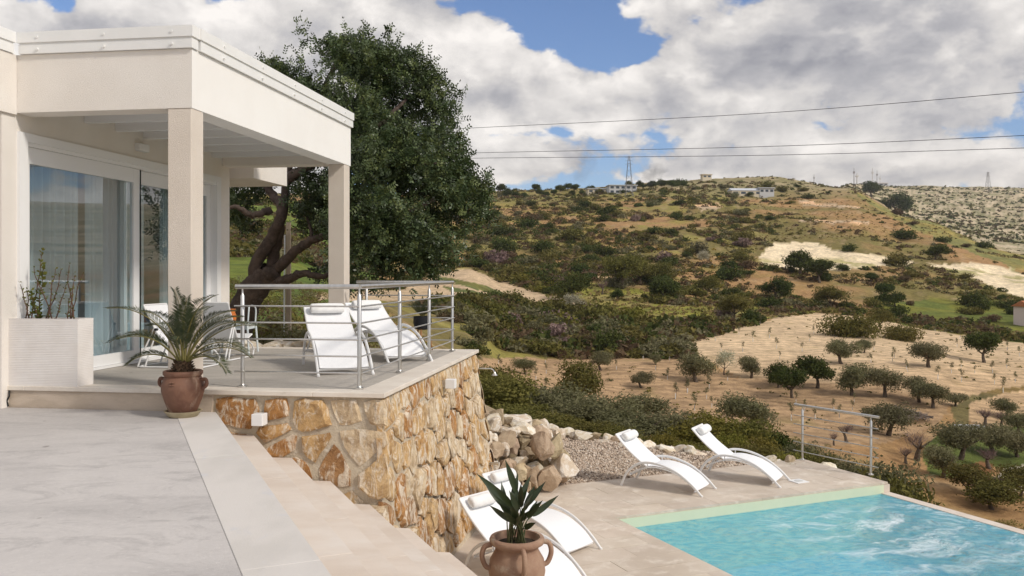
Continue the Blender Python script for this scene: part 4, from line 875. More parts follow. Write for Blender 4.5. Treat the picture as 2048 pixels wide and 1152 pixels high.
for (az, el, L) in fr:
    L *= 1.22
    d = Vector((math.cos(R(az)), math.sin(R(az)), 0)); P0 = cp + Vector((0, 0, .50)) + d * .03; pts = []; p = P0.copy(); e = R(el) ; n = 22
    for i in range(n + 1):
        pts.append(p.copy()); s = i / n; ee = e + R(22) * (1 - s) - R(62) * s ** 1.5 * (1.0 if el < 70 else .5); p = p + (d * math.cos(ee) + Vector((0, 0, math.sin(ee)))) * (L / n)
    fo = MB().tube(pts, [.008 * (1 - i / n) + .002 for i in range(n + 1)], 6).build('frond', M_rach, cyc, smooth=True)
    m = MB(); N = 46
    for k in range(N):
        s = .24 + .76 * k / N; x = s * n; i = min(int(x), n - 1); q = pts[i].lerp(pts[i + 1], x - i); tg = (pts[i + 1] - pts[i]).normalized()
        sd = tg.cross(Vector((0, 0, 1))); sd = sd.normalized() if sd.length > .05 else d.cross(Vector((0, 0, 1))); upv = sd.cross(tg).normalized(); ll = .172 * (math.sin(min(1, (s - .12) * 1.35) * 3.0) * .75 + .25) * rdp.uniform(.85, 1.1)
        for sg in (-1, 1):
            dr = (sd * sg * .80 + tg * .62 + upv * .42 + Vector((0, 0, rdp.uniform(-.12, .04)))).normalized(); wv = tg * .0062; tip = q + dr * ll - Vector((0, 0, ll * .12)); mid = q + dr * ll * .5
            m.add([q - wv * .6, mid - wv, tip, mid + wv], [(0, 1, 2, 3)])
    m.build('leaflets', M_cyc, fo)
# amphora with bird-of-paradise leaves
ap = Vector((.05, 9.0, 0)); amp = thing('potted_plant', 'broad-leaved plant in a big terracotta amphora with looped handles by the pool', 'potted plant', ap)
po = vpart('pot', M_terra2, lambda m: m.lathe([(.16, .001), (.18, .04), (.26, .22), (.29, .38), (.275, .50), (.225, .585), (.215, .62), (.235, .64), (.275, .665), (.282, .70), (.27, .725), (.235, .725), (.225, .69), (.20, .64), (.0, .635)], 44, ap), amp, smooth=True, sharp=70)
for a in (12, 102, 192, 282):
    d = Vector((math.cos(R(a)), math.sin(R(a)), 0)); vpart('handle', M_terra2, lambda m: m.tube(spline([ap + d * .262 + Vector((0, 0, .665)), ap + d * .335 + Vector((0, 0, .64)), ap + d * .36 + Vector((0, 0, .55)), ap + d * .325 + Vector((0, 0, .45)), ap + d * .268 + Vector((0, 0, .42))], 6), [.026] * 25, 10), po, smooth=True)
vpart('soil', M_soil, lambda m: m.lathe([(.222, .655), (.12, .672), (.0, .676)], 24, ap, cap=False), amp, smooth=True)
M_bop = pm('paradise_leaf', (.018, .032, .012), (.032, .048, .016), 6, .38, spec=.5, trans=.05)
M_bops = pm('paradise_stem', (.06, .075, .03), (.09, .09, .04), 8, .6)
tips = [(952, 946, -.15), (966, 960, .1), (1010, 918, 0), (1042, 965, -.2), (1062, 950, .15), (1092, 962, .05), (1086, 1000, -.25), (1118, 990, .05), (986, 968, -.2), (1018, 980, -.3), (1030, 990, .2), (1005, 1020, -.35), (1075, 1000, .25), (1072, 1045, -.3), (1050, 1010, -.35), (978, 1010, .25), (1040, 985, .3), (1056, 975, -.05), (1000, 990, .05), (1066, 985, -.3), (1028, 955, .25), (1046, 1030, -.38), (1012, 1000, .1), (1002, 962, .2), (1036, 945, .1), (1070, 970, .2), (1024, 1010, -.38), (1060, 1020, -.1), (996, 1005, -.2)]
for (u, v, dy) in tips:
    tip = at(u, v, ap.y + dy); b = ap + Vector((rdp.uniform(-.09, .09), rdp.uniform(-.09, .09), .66)); L = (tip - b).length; out = (tip - b); out.z = 0
    c1 = b + Vector((out.x * .2, out.y * .2, (tip.z - b.z) * .45)); lm = b.lerp(tip, .52) + Vector((-out.x * .10, -out.y * .10, (tip.z - b.z) * .10)); pts = spline([b, c1, lm, tip], 6)
    k0 = int(len(pts) * .60); st = MB().tube(pts[:k0 + 1], [.009 - .005 * i / k0 for i in range(k0 + 1)], 6).build('leaf', M_bops, amp, smooth=True)
    bl = pts[k0:]; m = MB(); fw = rdp.uniform(-.55, .55); n = len(bl); vs = []; fs = []
    for i, q in enumerate(bl):
        tg = (bl[min(i + 1, n - 1)] - bl[max(i - 1, 0)]).normalized(); view = Vector((math.sin(fw) * .9, -math.cos(fw), .35)).normalized(); sd = tg.cross(view).normalized(); s = i / (n - 1); wd = .034 * math.sin(min(1, s * 1.02 + .06) * math.pi) ** .72 * (L / .75) ** .4
        nn = sd.cross(tg); vs += [q - sd * wd + nn * wd * .30, q, q + sd * wd + nn * wd * .30]
    for i in range(n - 1): a = 3 * i; fs += [(a, a + 1, a + 4, a + 3), (a + 1, a + 2, a + 5, a + 4)]
    m.add(vs, fs); m.build('blade', M_bop, st, smooth=True, sharp=180)
# white ribbed planters with budding shrubs
M_planter = pm('planter_white', (.78, .745, .715), (.73, .69, .655), 5, .7, spec=.2)
M_twig = pm('twig', (.14, .075, .05), (.09, .05, .035), 20, .8)
M_bud = pm('bud_leaf', (.12, .16, .03), (.19, .18, .04), 30, .6, trans=.2)
def planter(a0, a1, b0, b1, label, seed, n):
    base = H((a0 + a1) / 2, (b0 + b1) / 2, ZT); t = thing('planter', label, 'planter', base, group='white ribbed planters'); zt = .67
    def body(m):
        fs_ = 44; prof = []
        rd = random.Random(seed); z = .0
        outl = lambda e, z_: [H(a0 + e, b0 + e, ZT + z_), H(a1 - e, b0 + e, ZT + z_), H(a1 - e, b1 - e, ZT + z_), H(a0 + e, b1 - e, ZT + z_)]
        rows = []
        while z < zt: rows.append((z, 0.0)); rows.append((min(z + .008, zt), .0011)); z += rd.uniform(.012, .020)
        rows.append((zt, .0)); rows.append((zt, .03)); rows.append((zt - .05, .032)); vs = []; fs = []
        for z_, e in rows: vs += outl(e, z_ + .001)
        for i in range(len(rows) - 1):
            for j in range(4): fs.append((4 * i + j, 4 * i + (j + 1) % 4, 4 * i + 4 + (j + 1) % 4, 4 * i + 4 + j))
        k = 4 * (len(rows) - 1); fs += [(3, 2, 1, 0)]; m.add(vs, fs)
    vpart('box', M_planter, body, t)
    vpart('soil', M_soil, lambda m: m.hexa(H, a0 + .033, a1 - .033, b0 + .033, b1 - .033, ZT + zt - .12, ZT + zt - .05), t)
    rd = random.Random(seed + 5)
    for i in range(n):
        x = a0 + .08 + (a1 - a0 - .16) * (i + rd.random()) / n; p = H(x, rd.uniform(b0 + .08, b1 - .08), ZT + zt - .06); hgt = rd.uniform(.30, .62) * (1.25 if i in (2, 3, 7, 8) else 1.0); lean = rd.uniform(-.35, .35); pts = [p]
        for k in range(7): p = p + HW * (lean * hgt / 7 + rd.uniform(-.012, .012)) + HB * rd.uniform(-.02, .02) + Vector((0, 0, hgt / 7)); pts.append(p)
        st = MB().tube(pts, [.008 - .005 * k / 7 for k in range(8)], 5).build('stem', M_twig, t, smooth=True)
        m = MB()
        for k in range(1, 8):
            for s in (-1, 1):
                for q in range(5 if i in (2, 3, 4) else 2):
                    d = (HW * s * rd.uniform(.3, 1) + HB * rd.uniform(-.7, .7) + Vector((0, 0, rd.uniform(.1, 1)))).normalized(); L = rd.uniform(.022, .045) * (1.3 if i in (2, 3, 4) else .75); b = pts[k] + Vector((0, 0, rd.uniform(-.03, .03))); sd = d.cross(Vector((rd.random(), rd.random(), rd.random()))).normalized() * L * .35
                    m.add([b, b + d * L * .5 - sd, b + d * L, b + d * L * .5 + sd], [(0, 1, 2, 3)])
        m.build('leaves', M_bud, st)
pa = lambda u, b: next(a for a in [x * .002 - 5.2 for x in range(2000)] if U0 + H(a, b, 0).x / H(a, b, 0).y * F >= u)
planter(pa(13, -.0 + .015), pa(155, .015), .015, .27, 'white ribbed planter box with bare budding twigs beside the sliding doors', 3, 13)
planter(pa(13, .015) - .95, pa(5, .015) - .02, .015 - .02, .36, 'white ribbed planter at the very left edge with a leafy sprig', 9, 6)
# black bowl planter on wooden legs
bp = onz(861, 701, ZT); bp = Vector((bp.x, bp.y, ZT)) - HW * .12
tpl = thing('tripod_planter', 'black round planter with a small palm on three wooden legs behind the railing', 'potted plant', bp)
vpart('bowl', pm('black_resin', (.015, .016, .02), None, rough=.55), lambda m: m.lathe([(.05, .30), (.11, .32), (.135, .40), (.13, .50), (.12, .50), (.11, .47), (.0, .47)], 22, bp), tpl, smooth=True)
for k in range(3):
    a = k * 2.094 + .4; d = Vector((math.cos(a), math.sin(a), 0)); vpart('leg', pm('wood_leg', (.42, .22, .10), (.34, .17, .07), 12, .6), lambda m: m.tube([bp + d * .08 + Vector((0, 0, .33)), bp + d * .15 + Vector((0, 0, .001))], [.014, .010], 8), tpl, smooth=True)
for k in range(16):
    a = k * 2.4; L = rdp.uniform(.28, .42); d = Vector((math.cos(a), math.sin(a), 0)); p = bp + Vector((0, 0, .47)); pts = [p + d * (L * .75 * (i / 8)) + Vector((0, 0, L * (i / 8) * (1.15 - .55 * (i / 8)))) for i in range(9)]
    fo = MB().tube(pts, [.004 - .003 * i / 8 for i in range(9)], 5).build('frond', M_rach, tpl, smooth=True); m = MB()
    for i in range(2, 9):
        for q in range(3):
            tg = (pts[i] - pts[i - 1]).normalized(); sd = tg.cross(Vector((0, 0, 1))).normalized(); b = pts[i - 1].lerp(pts[i], q / 3)
            for s in (-1, 1): e = b + (sd * s + tg * .9).normalized() * .11; w_ = tg * .005; m.add([b - w_, (b + e) / 2 - w_, e, (b + e) / 2 + w_], [(0, 1, 2, 3)])
    m.build('leaflets', M_cyc, fo)
# ------------------------------------------------------------------ vegetation
def leafmat(name, c1, c2, sc=1.2, rand=.3, hue=.03, trans=.28, rough=.6, spec=.08):
    return pm(name, c1, c2, sc, .85, rand=rand, hue=hue, trans=trans, spec=spec, ramp=(.38, .62))
L_olive = leafmat('olive_leaf', (.135, .130, .062), (.205, .190, .105), 2.2)
L_dark = leafmat('evergreen_leaf', (.044, .062, .017), (.088, .104, .028), 1.8)
L_olgreen = leafmat('shrub_leaf', (.108, .104, .028), (.175, .155, .046), 1.6)
L_brown = leafmat('dry_shrub_leaf', (.105, .070, .038), (.150, .110, .060), 1.6)
L_yel = leafmat('broom_leaf', (.14, .135, .030), (.23, .20, .045), 1.6)
L_flower = leafmat('blossom', (.55, .52, .40), (.33, .31, .20), 3.0)
L_twig = leafmat('bare_twig', (.17, .115, .105), (.24, .17, .15), 3.0, trans=0)
L_gold = leafmat('gorse_leaf', (.40, .26, .02), (.20, .16, .03), 2)
M_bark = pm('olive_bark', (.15, .115, .085), (.08, .06, .045), 5, .95, .8, 14)
M_bark2 = pm('carob_bark', (.125, .092, .076), (.065, .047, .038), 5, .9, .9, 18, c3=(.15, .12, .105), s3=5, r3=(.55, .7))
def quads(P, D, g, L, W, up=.3, spread=.9):
    """leaf-shaped quads at points P, facing roughly D"""
    n = len(P); nr = D * .6 + g.normal(size=(n, 3)) * spread; nr[:, 2] += up; nr /= np.linalg.norm(nr, axis=1)[:, None] + 1e-9
    t = g.normal(size=(n, 3)); t -= nr * (t * nr).sum(1)[:, None]; t /= np.linalg.norm(t, axis=1)[:, None] + 1e-9; b = np.cross(nr, t)
    L = (L * g.uniform(.6, 1.3, n))[:, None]; W = (W * g.uniform(.6, 1.3, n))[:, None]
    V = np.stack([P - t * L, P - b * W + t * L * .1, P + t * L, P + b * W + t * L * .1], 1)
    return V.reshape(-1, 3), np.arange(n * 4).reshape(-1, 4)
def lobes_points(lobes, n, g, shell=.35):
    w = np.array([l[3] ** 2 for l in lobes]); w /= w.sum(); k = g.choice(len(lobes), n, p=w)
    d = g.normal(size=(n, 3)); d /= np.linalg.norm(d, axis=1)[:, None]; rad = 1 - np.abs(g.normal(size=n)) * shell + (g.random(n) < .10) * g.uniform(0, .30, n); rad = np.clip(rad, .05, 1.3)
    c = np.array([l[:3] for l in lobes])[k]; r_ = np.array([[l[3], l[3], l[3] * (l[4] if len(l) > 4 else .85)] for l in lobes])[k]
    # uneven outline
    bump = 1 + .22 * np.sin(d[:, 0] * 5 + k * 2.1) * np.sin(d[:, 1] * 6 + k) + .1 * np.sin(d[:, 2] * 11 + k * 3)
    return c + d * r_ * (rad * bump)[:, None], d
def crown_mesh(name, seed, lobes, n, L, W, mat, shell=.35, zmin=None, up=.3):
    g = np.random.default_rng(seed); P, D = lobes_points(lobes, n, g, shell)
    if zmin is not None: k = P[:, 2] > zmin; P, D = P[k], D[k]
    V, Fq = quads(P, D, g, L, W, up); return npmesh(name, V, Fq, mat)
def trunk_mesh(name, seed, h, r_, limbs, mat, spread=1.0, lean=.2):
    rd = random.Random(seed); m = MB(); p = Vector((0, 0, -.25)); pts = [p.copy()]; dx, dy = rd.uniform(-lean, lean), rd.uniform(-lean, lean)
    for i in range(5): p = p + Vector((dx * h / 5 + rd.uniform(-.05, .05) * h, dy * h / 5 + rd.uniform(-.05, .05) * h, (h + .25) / 5)); pts.append(p.copy())
    m.tube(pts, [r_ * (1.35 - .13 * i) for i in range(6)], 8); top = pts[-1]
    for k in range(limbs):
        a = 6.283 * k / limbs + rd.uniform(-.4, .4); L = spread * rd.uniform(.8, 1.2); q = top - Vector((0, 0, .1 * h)); l = [q]
        for i in range(4): q = q + Vector((math.cos(a) * L / 4 * (1 - .1 * i), math.sin(a) * L / 4 * (1 - .1 * i), L / 4 * rd.uniform(.6, 1.1))) + Vector((rd.uniform(-.06, .06), rd.uniform(-.06, .06), 0)) * L; l.append(q.copy())
        m.tube(l, [r_ * .62, r_ * .48, r_ * .36, r_ * .24, r_ * .1], 6)
    me = bpy.data.meshes.new(name); me.from_pydata([tuple(v) for v in m.v], [], m.f); me.materials.append(mat); me.polygons.foreach_set('use_smooth', [True] * len(me.polygons)); return me
def dome(seed, w, h, z0, n, flat=.8):
    rd = random.Random(seed); out = []
    for k in range(n):
        a = 6.283 * k / n + rd.uniform(-.5, .5); q = rd.uniform(.15, .70); s = w * rd.uniform(.14, .29)
        out.append((math.cos(a) * w / 2 * q, math.sin(a) * w / 2 * q, z0 + h * rd.uniform(.30, .72), s, flat * rd.uniform(.8, 1.1)))
    out.append((0, 0, z0 + h * .62, w * .28, flat)); return out
PROTO = {}
def add_proto(kind, pairs): PROTO.setdefault(kind, []).append(pairs)
for s in range(6):                                            # olives, 4 m across
    add_proto('olive', (crown_mesh('crown', 100 + s, dome(s, 4.0, 2.9, .15, 9), 4800, .12, .042, L_olive, .42), trunk_mesh('trunk', s, 1.1, .17, 3, M_bark, 1.1, .35)))
for s in range(4):                                            # dense dark evergreens, 4 m across
    add_proto('carob', (crown_mesh('crown', 200 + s, dome(s + 20, 4.0, 3.0, .2, 10), 4200, .13, .06, L_dark, .35), trunk_mesh('trunk', s + 30, .9, .15, 3, M_bark, 1.0, .2)))
for s in range(3):
    add_proto('bushy', (crown_mesh('crown', 260 + s, dome(s + 60, 4.0, 3.2, .15, 11), 4600, .11, .05, L_olgreen, .40), trunk_mesh('trunk', s + 50, .8, .12, 4, M_bark, 1.2, .3)))
for s in range(2):
    add_proto('yellow', (crown_mesh('crown', 280 + s, dome(s + 70, 4.0, 2.6, .05, 11), 4200, .10, .045, L_yel, .45), trunk_mesh('trunk', s + 55, .6, .08, 4, M_bark, 1.2, .3)))
for s in range(2):
    add_proto('mound', (crown_mesh('crown', 290 + s, dome(s + 75, 4.0, 1.9, -.45, 11, .7), 4600, .10, .05, L_dark if s == 0 else L_olgreen, .30, zmin=-.1), trunk_mesh('trunk', s + 57, .4, .08, 3, M_bark, .8, .3)))
for s in range(2):
    add_proto('blossom', (crown_mesh('crown', 300 + s, dome(s + 80, 4.0, 3.2, .8, 9), 2200, .085, .06, L_flower, .5), trunk_mesh('trunk', s + 58, 1.0, .10, 4, M_bark, 1.4, .3)))
def pruned(seed):
    g = np.random.default_rng(seed); rd = random.Random(seed); P = []; V = []; n = 320
    lob = dome(seed, 3.4, 2.0, 1.2, 6); P, D = lobes_points(lob, n, g, .6); c = np.array([0, 0, 1.2]); dr = (P - c); dr /= np.linalg.norm(dr, axis=1)[:, None]; dr += g.normal(size=(n, 3)) * .3
    s = np.cross(dr, g.normal(size=(n, 3))); s /= np.linalg.norm(s, axis=1)[:, None]; L = g.uniform(.25, .6, n)[:, None]
    V = np.stack([P - dr * L - s * .016, P - dr * L + s * .016, P + dr * L * .6 + s * .006, P + dr * L * .6 - s * .006], 1).reshape(-1, 3)
    return npmesh('crown', V, np.arange(4 * n).reshape(-1, 4), L_twig), trunk_mesh('trunk', seed, 1.5, .24, 4, M_bark, 1.1, .25)
for s in range(3): add_proto('pruned', pruned(400 + s))
def plant(kind, u, v, wpx, label, group, name, cat='tree', hs=1.0, ymin=19.0, Yfix=None):
    p = hit(u, v, ymin) if Yfix is None else Vector(((u - U0) / F * Yfix, Yfix, terr1((u - U0) / F * Yfix, Yfix)))
    if p is None: return None
    w = wpx * p.y / F; base = 3.4 if kind == 'pruned' else 4.0; cr, tr = PROTO[kind][int(abs(u * 7 + v * 3)) % len(PROTO[kind])]
    t = thing(name, label, cat, p, (u * 1.7) % 6.28, group, local=True); s = 1.18 * w / base; t.scale = (s, s, s * hs)
    mesh_obj('trunk', tr, t); mesh_obj('crown', cr, t); return t
KN = {'olive': ('olive_tree', 'tree'), 'carob': ('evergreen_tree', 'tree'), 'bushy': ('leafy_bush', 'bush'), 'yellow': ('yellow_bush', 'bush'), 'mound': ('low_bush', 'bush'), 'blossom': ('blossom_tree', 'tree'), 'pruned': ('pruned_tree', 'tree')}
TREES = [
 # kind, u, base row, width px, height factor, label
 ('olive', 1393, 766, 72, 1, 'grey-green olive with a twisted trunk in the middle of the tan orchard'),
 ('olive', 1283, 777, 46, .85, 'small low olive standing alone in the tan orchard'),
 ('olive', 1202, 742, 46, 1, 'young olive with two stems at the far edge of the tan orchard'),
 ('olive', 1311, 730, 27, 1, 'very small round olive near the far edge of the tan orchard'),
 ('olive', 1050, 750, 44, .9, 'loose young olive with white-painted stems left in the orchard'),
 ('bushy', 1163, 812, 100, 1.0, 'big dense dark green bush rising out of the orchard left of centre'),
 ('blossom', 1448, 752, 46, 1, 'white blossoming almond at the corner of the orchard'),
 ('olive', 1502, 757, 52, 1, 'olive just right of the white blossoming almond'),
 ('carob', 1556, 775, 56, 1, 'dark evergreen bush left of the row of orchard trees'),
 ('carob', 1585, 797, 68, 1, 'dark evergreen on a short bare trunk in the orchard row'),
 ('carob', 1634, 778, 74, 1.0, 'darkest round evergreen in the orchard row'),
 ('olive', 1703, 792, 72, 1.05, 'round olive third from the right in the orchard row'),
 ('olive', 1770, 794, 70, 1.0, 'round olive second from the right in the orchard row'),
 ('olive', 1838, 806, 62, 1.0, 'rear one of the two joined olives at the right of the row'),
 ('olive', 1866, 818, 64, .95, 'olive with a pale forked trunk at the right of the row'),
 ('olive', 1912, 814, 40, .8, 'thin sparse olive beside the curving hedge line'),
 ('olive', 1684, 728, 64, .9, 'olive on the pale slope below the dark mound'),
 ('olive', 1728, 706, 32, 1, 'thin young olive on the pale slope'),
 ('olive', 1858, 736, 66, .9, 'wide olive alone on the pale slope'),
 ('carob', 1968, 726, 74, .95, 'round green carob alone on the pale slope at the right'),
 ('mound', 1700, 673, 108, 1.0, 'wide dark flat-topped thicket on the crest of the pale slope'),
 ('mound', 1805, 680, 72, 1.0, 'smaller dark thicket beside the wide one on the crest'),
 ('bushy', 1762, 660, 50, 1, 'grey-green bush between the two dark thickets on the crest'),
 ('olive', 1500, 868, 112, .8, 'wide olive with two crowns below the deck loungers'),
 ('olive', 1776, 872, 92, .8, 'drooping olive seen through the short deck railing'),
 ('pruned', 1694, 884, 34, 1, 'bare pruned olive seen through the short deck railing'),
 ('pruned', 1668, 892, 22, 1.1, 'slim bare pruned olive left behind the short deck railing'),
 ('pruned', 1832, 922, 60, .9, 'bare pruned olive with purple twigs right of the deck railing'),
 ('pruned', 1812, 928, 34, .9, 'bare leaning pruned trunk right of the deck railing'),
 ('olive', 1918, 918, 96, .9, 'large grey olive above the infinity edge, rear of the pair'),
 ('olive', 1886, 955, 76, 1, 'round dark olive above the infinity edge, front of the pair'),
 ('olive', 1990, 912, 84, .9, 'olive over a bare pruned tree at the right edge'),
 ('pruned', 1978, 938, 48, .8, 'bare pruned tree with reddish twigs under the right olives'),
 ('pruned', 1970, 852, 36, .9, 'bare pruned tree beside the curving hedge line'),
 ('pruned', 2004, 856, 30, 1, 'bare pruned tree below the sparse olive at the right'),
 ('olive', 2012, 838, 48, 1, 'sparse olive on a tall trunk at the right'),
 ('olive', 2040, 872, 56, 1, 'olive cut by the right edge of the picture above the grass'),
 ('olive', 2036, 915, 62, 1, 'olive at the right edge beside the green grass'),
 ('bushy', 1938, 992, 90, .8, 'grey bush just beyond the infinity edge'),
 ('bushy', 1985, 1022, 120, .6, 'low spreading bush along the infinity edge of the pool'),
 ('bushy', 2040, 1000, 90, .8, 'bush at the right edge just beyond the infinity edge'),
 ('olive', 1290, 852, 96, .8, 'dark olive left of the deck loungers at the near side of the orchard'),
 ('carob', 1147, 602, 66, 1, 'round dark bush at the left of the green meadow'),
 ('carob', 1235, 602, 28, 1, 'little round bush in the middle of the green meadow'),
 ('carob', 1327, 602, 60, 1, 'large round dark bush in the green meadow'),
 ('bushy', 1245, 578, 78, 1, 'big evergreen clump at the upper edge of the meadow'),
 ('bushy', 1282, 570, 60, 1, 'second evergreen of the clump at the upper edge of the meadow'),
 ('bushy', 1318, 568, 56, .9, 'lower evergreen at the right of the clump above the meadow'),
 ('bushy', 1414, 592, 46, 1, 'round bush at the top right of the meadow'),
 ('pruned', 1204, 590, 26, 1, 'little bare almond standing in the green meadow'),
 ('bushy', 1468, 642, 62, 1, 'bush at the right side of the meadow'),
 ('blossom', 1407, 534, 30, 1, 'cream blossoming tree on the scrubby hillside'),
 ('blossom', 1142, 628, 46, .8, 'pale blossoming bush above the mid thicket'),
 ('carob', 1600, 552, 60, 1, 'dark evergreen just below the pale bare cutting'),
 ('carob', 1640, 566, 60, .9, 'second dark evergreen below the pale bare cutting'),
 ('carob', 1555, 600, 56, .9, 'dark evergreen left of the brown slope'),
 ('carob', 1872, 520, 44, .8, 'round green bush on the brown slope above the bare road'),
 ('carob', 1742, 566, 28, .8, 'small round green bush on the brown slope'),
 ('bushy', 1660, 618, 60, .9, 'grey-green bush above the pale slope'),
 ('carob', 1770, 600, 44, .9, 'dark bush beside the pale cactus patch'),
 ('carob', 1790, 615, 40, .9, 'dark bush below the pale cactus patch'),
 ('carob', 1795, 428, 58, .8, 'dark evergreen on the right shoulder of the hill'),
 ('carob', 1742, 394, 40, .9, 'dark evergreen high on the right shoulder of the hill'),
 ('carob', 1615, 362, 14, 1.1, 'single dark tree on the hill crest'),
]
for (k, u, v, w, hs, lab) in TREES:
    nm, ct = KN[k]; plant(k, u, v, w, lab, nm.replace('_', ' ').replace('bush', 'bushe') + 's in the valley', nm, ct, hs)
NEAR = [  # bushes on the bank just below the gravel and the deck: kind, u, row of the crown's top, width, depth
 ('bushy', 1000, 735, 150, 34), ('olive', 1062, 755, 150, 38), ('bushy', 1040, 800, 130, 29), ('olive', 1130, 765, 150, 40), ('bushy', 1108, 822, 120, 28), ('olive', 1195, 775, 150, 36), ('bushy', 1168, 838, 110, 27),
 ('olive', 1262, 815, 140, 32), ('bushy', 1232, 850, 90, 26), ('olive', 1345, 805, 140, 33), ('yellow', 1320, 862, 80, 25), ('yellow', 1410, 822, 140, 30), ('yellow', 1452, 862, 90, 26), ('bushy', 1475, 825, 120, 31),
 ('yellow', 1530, 868, 80, 27), ('carob', 1555, 858, 80, 32), ('bushy', 1500, 878, 90, 24), ('yellow', 1585, 895, 60, 23), ('bushy', 1630, 890, 90, 26), ('olive', 1690, 892, 120, 28), ('olive', 1750, 905, 110, 25), ('bushy', 1800, 925, 90, 24),
 ('bushy', 985, 715, 90, 40), ('yellow', 1380, 880, 60, 23), ('olive', 1600, 880, 80, 30)]
NL = {'bushy': 'grey-green bush on the bank just below the gravel bed', 'olive': 'loose olive on the bank just below the gravel bed', 'yellow': 'yellow-green spurge bush on the bank behind the deck loungers', 'carob': 'dark evergreen bush on the bank behind the deck loungers'}
for (k, u, vt, w, Y) in NEAR:
    X = (u - U0) / F * Y; zg = terr1(X, Y); zt = CZ - (vt - V0) / F * Y; wm = w * Y / F; hm = max(zt - zg, .6)
    cr, tr = PROTO[k][(u * 3) % len(PROTO[k])]; nm, ct = KN[k]; proto_h = {'olive': 3.2, 'bushy': 3.4, 'yellow': 2.7, 'carob': 3.2}[k]
    t = thing(nm, NL[k], ct, (X, Y, zg), u % 6.28, nm.replace('_', ' ').replace('bush', 'bushe') + 's on the near bank', local=True); sx = max(wm / 4 * 1.2, hm / proto_h * .72); t.scale = (sx, sx, hm / proto_h)
    mesh_obj('trunk', tr, t); mesh_obj('crown', cr, t)
# ---- young orchard trees with white trunk guards
M_guard = pm('trunk_guard', (.74, .72, .68), None, rough=.8)
SAPM = []
for s in range(4):
    g = np.random.default_rng(500 + s); rd = random.Random(s); SAPM.append((crown_mesh('crown', 510 + s, [(0, 0, 1.25, .32, 1.2), (.12, .05, 1.0, .24, 1.0), (-.1, .1, 1.45, .2, 1.1)], 200, .08, .028, L_olive, .6), trunk_mesh('stem', s + 90, .9, .02, 2, M_bark, .3, .1)))
gm_ = MB().lathe([(.045, .0), (.045, .55), (.03, .55)], 8); gme = bpy.data.meshes.new('trunk_guard'); gme.from_pydata([tuple(v) for v in gm_.v], [], gm_.f); gme.materials.append(M_guard)
def saplings():
    rd = random.Random(21); pts = []
    orch = ZONES[4][1], ZONES[5][1]
    for v in list(range(725, 850, 19)):
        for u in range(985, 1880, 46): pts.append((u + rd.uniform(-16, 16) + (v * 1.3) % 40, v + rd.uniform(-7, 7)))
    for v in list(range(648, 800, 17)):
        for u in range(1380, 2060, 52): pts.append((u + rd.uniform(-18, 18) + (v * 1.7) % 44, v + rd.uniform(-6, 6)))
    used = [(t[1], t[2], t[3]) for t in TREES]; n = 0
    for (u, v) in pts:
        inn = [bool(inside(p, np.array([u]), np.array([v]))[0]) for p in orch]
        if not any(inn) or rd.random() < .18 or u > 2044: continue
        if any(abs(u - a) < w * .6 and b - w * .9 < v < b + 10 for a, b, w in used): continue
        p = hit(u, v, 40)
        if p is None: continue
        cr, tr = SAPM[n % 4]; lab = 'thin young orchard tree with white guard on the flat tan field' if inn[0] else 'thin young orchard tree with white guard on the pale slope'
        t = thing('sapling', lab, 'tree', p, rd.uniform(0, 6.28), 'saplings on the flat field' if inn[0] else 'saplings on the pale slope', local=True); s = rd.uniform(.65, 1.1); t.scale = (s, s, s)
        mesh_obj('stem', tr, t); mesh_obj('crown', cr, t); mesh_obj('trunk_guard', gme, t); n += 1
saplings()
